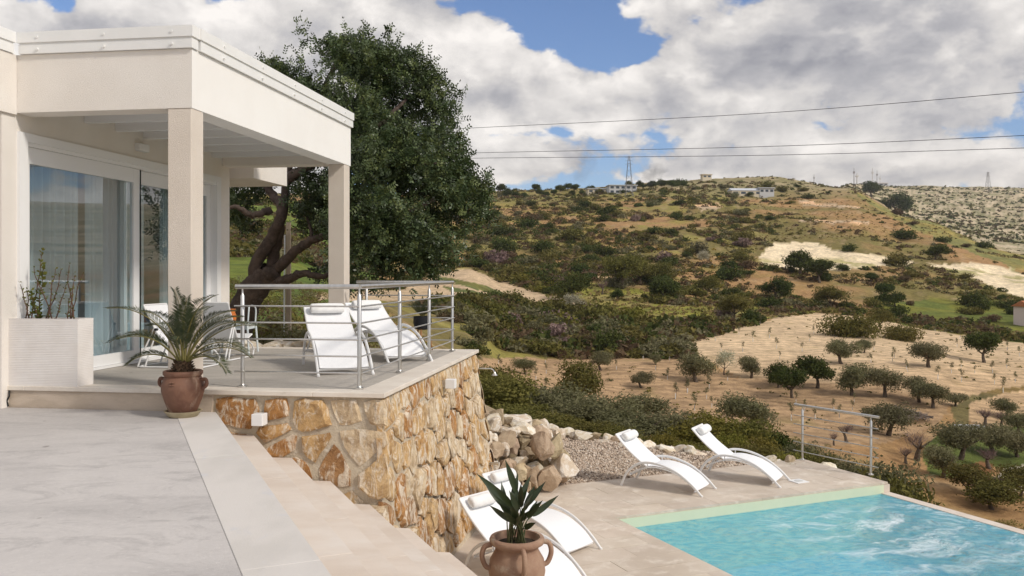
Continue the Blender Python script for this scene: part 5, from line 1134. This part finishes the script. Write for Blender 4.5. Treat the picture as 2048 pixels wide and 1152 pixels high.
# ---- hillside shrubs: the 300 largest as things, the rest as one mass
SHR = {}
for nm, mt, h in (('green', L_dark, 2.2), ('olive', L_olgreen, 2.0), ('brown', L_brown, 1.7), ('grey', L_olive, 2.0), ('yellow', L_yel, 1.8), ('twig', L_twig, 2.2)):
    SHR[nm] = [crown_mesh('foliage', 600 + s + len(nm) * 10, dome(s + 110, 4.0, h, -.5, 8, .75), 1100, .19, .10, mt, .32, zmin=-.1) for s in range(3)]
SLAB = {'green': 'dark green rounded shrub', 'olive': 'olive green shrub', 'brown': 'brown dry shrub', 'grey': 'grey-green shrub', 'yellow': 'yellow flowering shrub', 'twig': 'leafless purplish shrub'}
def hill_shrubs():
    g = np.random.default_rng(77); rd = random.Random(77); n = 0; cand = []
    def pick(u, v):
        r_ = rd.random()
        if v > 600 and u < 1420: return 'green' if r_ < .2 else 'olive' if r_ < .45 else 'grey' if r_ < .70 else 'brown' if r_ < .86 else 'twig' if r_ < .97 else 'yellow'
        if u > 1560 and v > 420: return 'green' if r_ < .5 else 'brown' if r_ < .75 else 'olive'
        return 'green' if r_ < .42 else 'olive' if r_ < .70 else 'brown' if r_ < .78 else 'grey' if r_ < .90 else 'yellow' if r_ < .95 else 'twig'
    belt = [(930, 612), (1080, 620), (1180, 622), (1260, 650), (1330, 700), (1400, 712), (1340, 722), (930, 722)]
    for _ in range(1500):
        u = rd.uniform(900, 2046); v = rd.uniform(372, 720)
        inb = bool(inside(belt, np.array([u]), np.array([v]))[0])
        if not inb and v > 655: continue
        bad = any(bool(inside(p, np.array([u]), np.array([v]))[0]) for z, p in ZONES if z in ('field', 'slope', 'tan', 'bare'))
        if bad: continue
        mead = bool(inside(ZONES[1][1], np.array([u]), np.array([v]))[0])
        if mead and rd.random() < .75: continue
        if u > 1500 and 395 < v < 600 and rd.random() < .72: continue
        if u > 1640 and v < 372 + (u - 1640) * .36: continue
        cand.append((u, v, inb))
    cand.sort(key=lambda c: -c[1] - (200 if c[2] else 0)); out = []; cl = {}
    rd.shuffle(cand)
    belt_c = [c for c in cand if c[2]][:70]; rest = [c for c in cand if not c[2]][:225]
    for (u, v, inb) in belt_c + rest:
        p = hit(u, v, 60)
        if p is None or p.y > 720: continue
        k = pick(u, v); w = rd.uniform(42, 90) if inb else rd.uniform(18, 62) * (.45 + .55 * min(1, max(0, (v - 360) / 180)))
        where = 'in the thicket behind the orchard' if inb else 'on the upper hillside' if v < 440 else 'on the brown right-hand hillside' if u > 1500 else 'around the green meadow' if v > 545 else 'on the middle hillside'
        t = thing('hillside_shrub', SLAB[k] + ' ' + where, 'shrub', p, rd.uniform(0, 6.28), SLAB[k] + 's ' + where, local=True); s = w * p.y / F / 4; t.scale = (s * rd.uniform(.9, 1.3), s, s * rd.uniform(.8, 1.25))
        mesh_obj('foliage', rd.choice(SHR[k]), t)
hill_shrubs()
def scrub(name, label, n, umin, umax, ymin, ymax, smin, smax, nq, mats, seed, zone, qs=.16):
    g = np.random.default_rng(seed); u = g.uniform(umin, umax, n); Y = np.exp(g.uniform(math.log(ymin), math.log(ymax), n)); X = (u - U0) / F * Y; z = terr(X, Y); v = V0 + (CZ - z) / Y * F
    k = zone(u, v, X, Y); X, Y, z = X[k], Y[k], z[k]; n = len(X); s = np.exp(g.uniform(math.log(smin), math.log(smax), n))
    d = g.normal(size=(n, nq, 3)); d /= np.linalg.norm(d, axis=2)[:, :, None]; d[:, :, 2] = np.abs(d[:, :, 2]); rad = 1 - np.abs(g.normal(size=(n, nq, 1))) * .3
    P = d * rad * s[:, None, None] * np.array([1, 1, .75]); P[:, :, 0] += X[:, None]; P[:, :, 1] += Y[:, None]; P[:, :, 2] += z[:, None] - .05
    sz = np.repeat(s * qs * 2.0, nq); V, Fq = quads(P.reshape(-1, 3), d.reshape(-1, 3), g, sz, sz * .55)
    fm = np.repeat(g.choice(len(mats), n), nq); o = mesh_obj(name, npmesh(name, V, Fq, mats, fm)); tag(o, label, 'scrub', kind='stuff')
tanz = [p for z_, p in ZONES if z_ in ('field', 'slope', 'tan', 'bare', 'lime')]
def zone_hill(u, v, X, Y):
    k = np.ones(len(u), bool)
    for p in tanz: k &= ~inside(p, u, v)
    dn = fbm(X / 22, Y / 22, 200, 3); right = (u > 1500) & (v > 395)
    return k & (dn > np.where(right, .56, .36)) & ~(inside(ZONES[1][1], u, v) & (dn < .55))
scrub('hillside_scrub', 'low mixed scrub covering the hills behind the valley', 15000, 300, 2060, 118, 700, .4, 2.0, 34, [L_dark, L_olgreen, L_olgreen, L_brown, L_olive, L_brown], 31, zone_hill)
scrub('hill_thicket', 'dense evergreen thickets on the hills left of centre', 4300, 860, 1560, 125, 640, .9, 2.8, 60, [L_dark, L_dark, L_olgreen, L_olgreen, L_brown, L_olive], 32, lambda u, v, X, Y: zone_hill(u, v, X, Y) & (fbm(X / 30, Y / 30, 222, 3) > .47), .12)
scrub('far_scrub', 'scattered dark scrub dots on the far limestone hill', 2600, 1600, 2070, 850, 1640, 1.2, 3.2, 12, [L_dark, L_olgreen, L_brown], 33, lambda u, v, X, Y: np.ones(len(u), bool), .3)
scrub('yellow_gorse', 'specks of golden gorse flowers on the middle hillside', 60, 1250, 1460, 250, 330, .5, 1.2, 26, [L_gold], 35, lambda u, v, X, Y: np.ones(len(u), bool))
scrub('orchard_weeds', 'small green weeds dotted over the worked orchard soil', 900, 960, 2060, 80, 185, .12, .45, 14, [L_olgreen, L_dark, L_yel], 37, lambda u, v, X, Y: (inside(ZONES[4][1], u, v) | inside(ZONES[5][1], u, v)) & (fbm(X / 12, Y / 12, 300, 3) > .5), .2)
scrub('bank_scrub', 'tangled dry scrub on the bank below the villa', 3000, 300, 2100, 17.5, 75, .2, .7, 90, [L_olgreen, L_brown, L_olive, L_olgreen], 39, lambda u, v, X, Y: ((Y > 20) | (u < 800)) & ~((Y > 58) & (u > 1560) & (fbm(X / 8, Y / 8, 310, 2) < .6)) & ~((u < 980) & (Y < 17.5)), .055)
L_straw = leafmat('dry_grass', (.34, .25, .115), (.24, .20, .08), 1.5)
scrub('dry_grass', 'tufts of dry straw-coloured grass between the hillside shrubs', 15000, 860, 2060, 125, 520, .25, .8, 9, [L_straw, L_straw, L_olgreen], 43, lambda u, v, X, Y: zone_hill(u, v, X, Y) | ((u > 1480) & (v > 395) & (v < 480)) | (inside(ZONES[1][1], u, v)), .28)
# skyline trees
def skyline():
    rd = random.Random(5)
    for i in range(34):
        u = 1000 + i * 11 + rd.uniform(-6, 6); Y = rd.uniform(560, 610); X = (u - U0) / F * Y; p = (X, Y, terr1(X, Y) - .5)
        t = thing('skyline_tree', 'dark tree on the hill crest left of the pylon' if u < 1258 else 'dark tree on the hill crest right of the pylon', 'tree', p, rd.uniform(0, 6), 'trees on the hill crest', local=True); s = rd.uniform(1.0, 2.1); t.scale = (s, s, s * rd.uniform(.8, 1.2))
        cr, tr = PROTO['carob'][i % 4]; mesh_obj('trunk', tr, t); mesh_obj('crown', cr, t)
skyline()
# ---- the big carob behind the porch
def carob():
    TY = 17.6; root = at(500, 690, TY); root.z = terr1(root.x, root.y) - .1
    t = thing('carob_tree', 'large leaning carob tree with dense dark foliage behind the porch', 'tree', root)
    def limb(pts, r0, r1, name='limb', par=None):
        P = spline([at(u, v, Y) for u, v, Y in pts], 6); n = len(P)
        P = [p + Vector((rdp.uniform(-1, 1), rdp.uniform(-1, 1), rdp.uniform(-1, 1))) * .018 for p in P]
        return MB().tube(P, [(r0 + (r1 - r0) * (i / (n - 1)) ** .8) * rdp.uniform(.93, 1.07) for i in range(n)], 12).build(name, M_bark2, par or t, smooth=True, sharp=180)
    tr = limb([(470, 720, TY), (478, 660, TY), (495, 600, TY), (525, 560, TY), (540, 545, TY)], .33, .24, 'trunk')
    limb([(515, 580, TY), (512, 530, TY), (540, 480, TY - .1), (560, 440, TY - .2), (563, 410, TY - .2), (545, 390, TY), (528, 360, TY), (505, 330, TY + .2)], .145, .07)
    limb([(538, 565, TY), (548, 510, TY + .1), (560, 450, TY), (570, 390, TY), (580, 330, TY), (600, 260, TY), (640, 190, TY), (680, 110, TY)], .14, .035)
    limb([(548, 545, TY), (585, 508, TY - .2), (630, 478, TY - .4), (690, 465, TY - .6), (780, 440, TY - .7), (870, 400, TY - .6)], .12, .035)
    limb([(540, 570, TY), (575, 560, TY - .2), (605, 546, TY - .4), (640, 552, TY - .6), (700, 540, TY - .6)], .12, .04)
    limb([(540, 420, TY - .1), (505, 430, TY - .4), (475, 415, TY - .6), (440, 420, TY - .7)], .08, .03)
    limb([(580, 355, TY), (620, 330, TY - .3), (680, 300, TY - .5), (760, 250, TY - .5), (820, 190, TY)], .11, .03)
    limb([(600, 270, TY), (570, 220, TY), (550, 160, TY)], .07, .02); limb([(690, 300, TY - .4), (800, 320, TY - .8), (900, 330, TY - .6)], .06, .02)
    limb([(625, 480, TY - .4), (615, 440, TY - .2), (595, 415, TY)], .04, .02)
    lob = [(690, 175, 95, 0), (620, 190, 75, .4), (775, 185, 85, .2), (835, 250, 72, 0), (720, 280, 110, -.6), (650, 270, 90, .8), (850, 340, 85, -.4), (775, 380, 110, -1.0), (905, 410, 62, -.2), (945, 400, 38, 0), (740, 470, 95, -1.0), (850, 450, 85, -.9), (800, 520, 62, -1.1), (865, 520, 40, -.6), (935, 455, 42, -.3), (560, 165, 42, .2),
           (672, 125, 38, 0), (716, 125, 32, .2), (765, 125, 32, 0), (832, 140, 36, 0), (672, 96, 16, 0), (718, 100, 16, .2), (760, 122, 16, 0), (830, 118, 16, 0), (872, 190, 34, .3), (895, 225, 22, .2), (905, 300, 30, .2), (920, 345, 26, 0), (965, 375, 20, 0), (975, 440, 22, 0), (730, 545, 45, -.8), (700, 420, 80, .6), (650, 350, 40, 1.2),
           (625, 440, 34, 1.4), (490, 370, 45, .9), (475, 420, 34, .6), (500, 440, 26, .8), (650, 530, 32, .9), (530, 130, 18, .2), (700, 350, 100, 1.4), (800, 300, 100, 1.5), (830, 420, 90, 1.4), (610, 400, 30, -.2)]
    L3 = []
    for (u, v, r_, dy) in lob:
        Y = TY + dy; p = at(u, v, Y); rad = r_ / F * Y; L3.append((p.x - root.x, p.y - root.y, p.z - root.z, rad, 1.0))
    g = np.random.default_rng(8); n = 23000; P, D = lobes_points(L3, n, g, .34)
    q = P * 2.6; kp = np.sin(q[:, 0] * 1.1 + np.sin(q[:, 2] * .9) * 1.3) * np.sin(q[:, 1] * .9 + q[:, 2] * .5) + np.sin(q[:, 2] * 1.4 + q[:, 0] * .6 + 1.0) * .8; kp = kp + g.normal(size=n) * .25 > -.62; P, D = P[kp], D[kp]; n = len(P)
    # leafy shoots standing out of the crown, so its outline is ragged
    ex = g.choice(n, 420); ex = ex[D[ex, 2] > -.45][:300]; shoots = []; sd = []
    for e in ex:
        dv = D[e] * .9 + g.normal(size=3) * .25 + np.array([0, 0, .75]); dv /= np.linalg.norm(dv); k = int(g.integers(3, 7))
        for j in range(k * 3): shoots.append(P[e] + dv * (j / 3 * .085) + g.normal(size=3) * .045); sd.append(dv * .4 + g.normal(size=3) * .6)
    P = np.concatenate([P, np.array(shoots)]); D = np.concatenate([D, np.array(sd)]); n = len(P)
    # sprigs: pinnate leaves of paired leaflets along a stalk
    st = D * .8 + g.normal(size=(n, 3)) * .6; st[:, 2] += .15; st /= np.linalg.norm(st, axis=1)[:, None]
    side = np.cross(st, g.normal(size=(n, 3))); side /= np.linalg.norm(side, axis=1)[:, None]; nr = np.cross(side, st); V = []; 
    Ls = g.uniform(.15, .25, n)[:, None]
    for k in range(4):
        for sg in (-1, 1):
            b = P + st * Ls * (k / 4); ll = g.uniform(.050, .080, n)[:, None]; dirv = side * sg * .85 + st * .5 + nr * g.uniform(-.3, .3, (n, 1)); wv = st * .55 - side * sg * .3 + nr * g.uniform(-.4, .4, (n, 1)); wv *= ll * .42
            V.append(np.stack([b, b + dirv * ll * .55 - wv, b + dirv * ll * 1.05, b + dirv * ll * .55 + wv], 1))
    V = np.concatenate(V, 0).reshape(-1, 3); Fq = np.arange(len(V)).reshape(-1, 4)
    sunlit = (g.random(n) < .10 + .30 * np.clip(D[:, 2] * .6 + D[:, 0] * .5, 0, 1)); fm = np.tile(np.where(sunlit, 2, g.choice(2, n, p=[.7, .3])), 8)  # lighter leaves toward top and right paint in the sun; some scattered at random
    ms = [pm('carob_leaf', (.056, .088, .034), (.098, .132, .052), 1.5, .42, spec=.4, trans=.10), pm('carob_leaf_dark', (.030, .046, .020), (.048, .066, .028), 1.5, .42, spec=.4, trans=.08), pm('carob_leaf_sunlit', (.10, .135, .045), (.16, .19, .065), 1.5, .45, spec=.35, trans=.15)]
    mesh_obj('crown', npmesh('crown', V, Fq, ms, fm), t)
carob()
# ------------------------------------------------------------------ far and small things
M_wire = pm('wire', (.05, .05, .05), None, rough=.6)
for (uv, lab) in ((((700, 272, 62), (905, 258, 58), (1500, 228, 48), (2048, 184, 40), (2500, 140, 34)), 'highest of the three power lines crossing the sky'), (((700, 318, 62), (905, 307, 58), (1500, 294, 48), (2048, 271, 40), (2500, 246, 34)), 'middle one of the three power lines crossing the sky'), (((700, 325, 64), (905, 317, 60), (1500, 311, 50), (2048, 296, 42), (2500, 280, 36)), 'lowest of the three power lines, just above the hills')):
    P = spline([at(*q) for q in uv], 8); o = MB().tube(P, .015, 6).build('power_line', M_wire, smooth=True); tag(o, lab, 'cable', 'overhead power lines')
pl = at(577, 690, 21); gz = terr1(pl.x, pl.y); pl.z = gz; topz = at(577, 445, 21).z
po_ = thing('concrete_pole', 'slim beige concrete post standing behind the terrace under the carob', 'post', pl)
vpart('shaft', pm('pole_concrete', (.52, .42, .31), (.44, .35, .26), 5, .9), lambda m: m.prism([pl + Vector((-.06, -.06, -.3)), pl + Vector((.06, -.06, -.3)), pl + Vector((.06, .06, -.3)), pl + Vector((-.06, .06, -.3))], [Vector((pl.x + sx * .045, pl.y + sy * .05, topz)) for sx, sy in ((-1, -1), (1, -1), (1, 1), (-1, 1))]), po_)
vpart('pipe', M_lamp, lambda m: m.tube([pl + Vector((-.085, -.08, 0)), Vector((pl.x - .07, pl.y - .07, topz - .3))], .018, 6), po_, smooth=True)
M_lat = pm('lattice_steel', (.22, .21, .21), None, rough=.7)
def pylon(u, vt, Y, label, width, arms=True, base=None):
    X = (u - U0) / F * Y; z0 = terr1(X, Y) - 1; z1 = CZ - (vt - V0) / F * Y; b = Vector((X, Y, z0)); h = z1 - z0; t = thing('pylon', label, 'pylon', b, group='pylons and masts on the ridge'); r_ = max(.10, Y * .00016)
    def w(s): return width * (1 - s) + width * .16 * s
    def tower(m):
        for sx, sy in ((-1, -1), (1, -1), (1, 1), (-1, 1)): m.tube([b + Vector((sx * w(0), sy * w(0), 0)), b + Vector((sx * w(1), sy * w(1), h))], r_, 4)
    vpart('tower_legs', M_lat, tower, t)
    def brace(m):
        n = 7
        for i in range(n):
            s0, s1 = i / n, (i + 1) / n
            for (ax, ay, bx, by) in ((-1, -1, 1, -1), (1, -1, 1, 1), (1, 1, -1, 1), (-1, 1, -1, -1)):
                m.tube([b + Vector((ax * w(s0), ay * w(s0), h * s0)), b + Vector((bx * w(s1), by * w(s1), h * s1))], r_ * .6, 3)
    vpart('bracing', M_lat, brace, t)
    if arms:
        for s in (.80, .88, .96): vpart('cross_arm', M_lat, lambda m: m.tube([b + Vector((-width * .9, 0, h * s)), b + Vector((0, 0, h * s + .6)), b + Vector((width * .9, 0, h * s))], r_ * .7, 4), t)
pylon(1258, 312, 520, 'tall lattice pylon on the ridge in front of the trees', 2.4)
pylon(1976, 344, 1500, 'faint lattice pylon on the far right ridge', 4.2)
def mast(u, vt, Y, label, r_, col):
    X = (u - U0) / F * Y; z0 = terr1(X, Y) - 2; z1 = CZ - (vt - V0) / F * Y; t = thing('radio_mast', label, 'mast', (X, Y, z0), group='pylons and masts on the ridge'); m_ = pm('mast_' + col, (.62, .60, .58) if col == 'pale' else (.30, .28, .28), None, rough=.7)
    vpart('pole', m_, lambda m: m.tube([(X, Y, z0), (X, Y, z1)], [r_, r_ * .5], 6), t); vpart('antenna', m_, lambda m: m.box((X, Y, z1 - (z1 - z0) * .25), (r_ * 3.5, r_ * 3.5, (z1 - z0) * .10)), t)
for i, (u, vt, rr0, col, lab) in enumerate([(1708, 336, .8, 'dark', 'leftmost tall radio mast on the far hilltop'), (1714, 346, 1.3, 'pale', 'white telecom tower beside the leftmost radio mast'), (1745, 336, .8, 'pale', 'tall pale radio mast in the middle of the hilltop station'), (1754, 341, .6, 'dark', 'thin radio mast right of the tall pale one'), (1760, 352, .6, 'pale', 'short radio mast at the right of the hilltop station'), (1628, 349, .5, 'dark', 'slim pole on the crest of the nearer hill')]):
    mast(u, vt, 1560 if u > 1640 else 680, lab, rr0 if u > 1640 else .25, col)
# ---- houses
M_cream = pm('house_cream', (.62, .54, .41), None, rough=.85); M_greyroof = pm('house_grey_roof', (.52, .54, .58), None, rough=.6); M_win = pm('house_window', (.06, .075, .095), None, rough=.2); M_pink = pm('house_pink', (.72, .60, .56), None, rough=.85); M_tile = pm('roof_tile', (.50, .19, .09), (.40, .15, .07), 6, .85); M_hw = pm('house_white', (.52, .52, .53), None, rough=.8)
def house(u, v, Y, w, d, h, label, wallm, roofm, gable, nwin, rz=0.0, two=False, name='farmhouse'):
    X = (u - U0) / F * Y; z0 = terr1(X, Y) - .8; zb = CZ - (v - V0) / F * Y; base = Vector((X, Y, min(z0, zb - .5))); t = thing(name, label, 'house', base, group='houses on the hills'); c, s = math.cos(rz), math.sin(rz)
    f = lambda a, b, z: Vector((X + a * c - b * s, Y + a * s + b * c, zb + z))
    vpart('wall', wallm, lambda m: m.hexa(f, -w / 2, w / 2, -d / 2, d / 2, -4, h), t)
    if gable: vpart('roof', roofm, lambda m: m.prism([f(-w / 2 - .4, -d / 2 - .4, h + .01), f(-w / 2 - .4, d / 2 + .4, h + .01), f(-w / 2 - .4, 0, h + d * .22)], [f(w / 2 + .4, -d / 2 - .4, h + .01), f(w / 2 + .4, d / 2 + .4, h + .01), f(w / 2 + .4, 0, h + d * .22)]), t)
    else: vpart('roof', roofm, lambda m: m.hexa(f, -w / 2 - .6, w / 2 + .6, -d / 2 - .6, d / 2 + .6, h + .01, h + .45), t)
    for fl in range(2 if two else 1):
        for k in range(nwin):
            a = -w / 2 + w * (k + .5) / nwin; ww = w / nwin * .30; z = h * (.32 if not two else .18 + .48 * fl)
            wd = vpart('window', M_hw, lambda m: m.hexa(f, a - ww - .1, a + ww + .1, -d / 2 - .06, -d / 2 - .004, z - .1, z + h * (.42 if not two else .26) + .1), t)
            vpart('pane', M_win, lambda m: m.hexa(f, a - ww, a + ww, -d / 2 - .09, -d / 2 - .062, z, z + h * (.42 if not two else .26)), wd)
house(1490, 392, 545, 19, 8, 3.0, 'long low cream farmhouse with grey roofs near the hill crest', M_cream, M_greyroof, True, 4, .08)
house(1530, 388, 545, 9, 7, 3.2, 'small lean-to building with a flat roof joined right of the cream farmhouse', M_hw, M_greyroof, False, 3, .05)
house(1243, 390, 545, 17, 9, 5.4, 'two-storey white modern house with a flat grey roof below the pylon', M_hw, M_greyroof, False, 5, .1, True)
house(1196, 388, 555, 14, 8, 2.8, 'low flat-roofed building left of the modern white house', M_cream, M_greyroof, False, 4, .1)
house(2072, 643, 196, 6.4, 6, 3.3, 'pink house with a terracotta roof cut by the right edge', M_pink, M_tile, True, 2, .12)
house(1745, 373, 1565, 46, 20, 5, 'white buildings of the radio station on the far hilltop', M_hw, M_pink, False, 6, 0, name='station_building')
house(1412, 357, 660, 7, 4, 2.6, 'ruined stone cottage on the hill crest', M_cream, M_cream, False, 2, .2, name='ruin')
# ---- brush pile, trough, logs
bpz = hit(1790, 838, 60); M_dead = pm('dead_branch', (.24, .19, .155), (.15, .12, .10), 5, .9)
def sticks(p, n, rx, ry, h, seed, r_, mat):
    def fn(m):
        rd = random.Random(seed)
        for i in range(n):
            a = rd.uniform(0, 6.28); q = rd.random() ** .6; c_ = p + Vector((math.cos(a) * rx * q, math.sin(a) * ry * q, h * (1 - q) * rd.uniform(.3, 1) + .08)); b = rd.uniform(-.6, .6) + (0 if rd.random() < .7 else 1.6); L = rd.uniform(.6, 1.8); d = Vector((math.cos(b), math.sin(b), rd.uniform(-.3, .35))) * L / 2; m.tube([c_ - d, c_ + Vector((0, 0, rd.uniform(-.05, .1))), c_ + d], [r_, r_ * .8, r_ * .4], 4)
    return fn
o = MB(); sticks(bpz, 320, 3.6, 1.6, 1.3, 4, .05, None)(o); o = o.build('brush_pile', M_dead); tag(o, 'heap of cut dead branches beside the olive behind the railing', 'brush pile', kind='stuff')
dz = hit(1990, 975, 40); o = MB(); sticks(dz, 120, 2.2, 1.0, .7, 6, .05, None)(o); o = o.build('log_pile', pm('dark_logs', (.10, .06, .045), None, rough=.9)); tag(o, 'low dark pile of branches on the pale ground at the right', 'brush pile', kind='stuff')
tz = hit(1938, 860, 60); tr_ = thing('stone_trough', 'white concrete trough lying at the end of the hedge line', 'trough', tz); f = lambda a, b, z: tz + Vector((a, b * 1.0 - a * .15, z))
vpart('basin', M_hw, lambda m: (m.hexa(f, -1.3, 1.3, -.5, -.38, -.3, .42), m.hexa(f, -1.3, 1.3, .38, .5, -.3, .42), m.hexa(f, -1.3, -1.18, -.379, .379, -.3, .42), m.hexa(f, 1.18, 1.3, -.379, .379, -.3, .42)), tr_)
vpart('bottom', M_greyroof, lambda m: m.hexa(f, -1.17, 1.17, -.378, .378, -.3, .05), tr_)
# ------------------------------------------------------------------ labels: number what is otherwise alike, from left to right
ONES = ['', 'first', 'second', 'third', 'fourth', 'fifth', 'sixth', 'seventh', 'eighth', 'ninth', 'tenth', 'eleventh', 'twelfth', 'thirteenth', 'fourteenth', 'fifteenth', 'sixteenth', 'seventeenth', 'eighteenth', 'nineteenth']
def ordinal(n): return ONES[n] if n < 20 else ['', '', 'twent', 'thirt', 'fort', 'fift'][n // 10] + ('ieth' if n % 10 == 0 else 'y-' + ONES[n % 10])
def number_labels():
    by = {}
    for o in C.objects:
        if o.parent is None and 'label' in o and o.name.split('.')[0] in ('hillside_shrub', 'leafy_bush', 'olive_tree', 'yellow_bush', 'evergreen_tree', 'skyline_tree', 'sapling'): by.setdefault(o['label'], []).append(o)
    for lab, os_ in by.items():
        if len(os_) < 2 or len(os_) > 59: continue
        os_.sort(key=lambda o: o.location.x / o.location.y)
        for i, o in enumerate(os_): o['label'] = lab + ', ' + ordinal(i + 1) + ' from the left'
number_labels()
# ------------------------------------------------------------------ smoke
def smoke(u, v, Y, rx, rz, dens, label, col):
    c = at(u, v, Y); bm = bmesh.new(); bmesh.ops.create_icosphere(bm, subdivisions=3, radius=1.0)
    for q in bm.verts: q.co = Vector((q.co.x * rx * (1 + .3 * math.sin(q.co.z * 5 + u)) + .35 * rx * q.co.z, q.co.y * rx * .6, q.co.z * rz))
    me = bpy.data.meshes.new('smoke_plume'); bm.to_mesh(me); bm.free(); mt = bpy.data.materials.new('smoke'); mt.use_nodes = True; t = NT(mt.node_tree); t.n.clear(); pv = t.new('ShaderNodeVolumePrincipled'); pv.inputs['Color'].default_value = (*col, 1)
    tc = t.new('ShaderNodeTexCoord').outputs['Object']; n = t.noise(tc, 1.6 / rx, 4, .6); fall = t.m('SUBTRACT', 1.0, t.vm('LENGTH', t.vm('MULTIPLY', tc, (.75 / rx, 1.0 / rx, .9 / rz))), clamp=True)
    t.put(pv.inputs['Density'], t.m('MULTIPLY', t.m('MULTIPLY', t.map(n, .35, .7), fall), dens)); out = t.new('ShaderNodeOutputMaterial'); t.put(out.inputs['Volume'], pv.outputs[0]); me.materials.append(mt)
    o = mesh_obj('smoke_plume', me); o.location = c; tag(o, label, 'smoke', kind='stuff')
smoke(1306, 348, 560, 9, 8, .16, 'dark puff of smoke rising right of the pylon', (.25, .25, .27))
smoke(1165, 325, 560, 9, 18, .07, 'faint brownish column of smoke left of the pylon', (.32, .27, .24))
# ------------------------------------------------------------------ air
def haze():
    me = bpy.data.meshes.new('haze'); f = lambda a, b, z: Vector((a, b, z)); m = MB().hexa(f, -5200, 5200, -5200, 5200, -60, 330); o = m.build('haze', None)
    o.data.materials.clear(); mt = bpy.data.materials.new('air'); mt.use_nodes = True; t = NT(mt.node_tree); t.n.clear(); pv = t.new('ShaderNodeVolumePrincipled'); pv.inputs['Color'].default_value = (.93, .94, .97, 1); pv.inputs['Density'].default_value = 0.00008; pv.inputs['Anisotropy'].default_value = .2
    out = t.new('ShaderNodeOutputMaterial'); t.put(out.inputs['Volume'], pv.outputs[0]); o.data.materials.append(mt); tag(o, kind='stuff', label='thin pale haze filling the air over the valley')
haze()
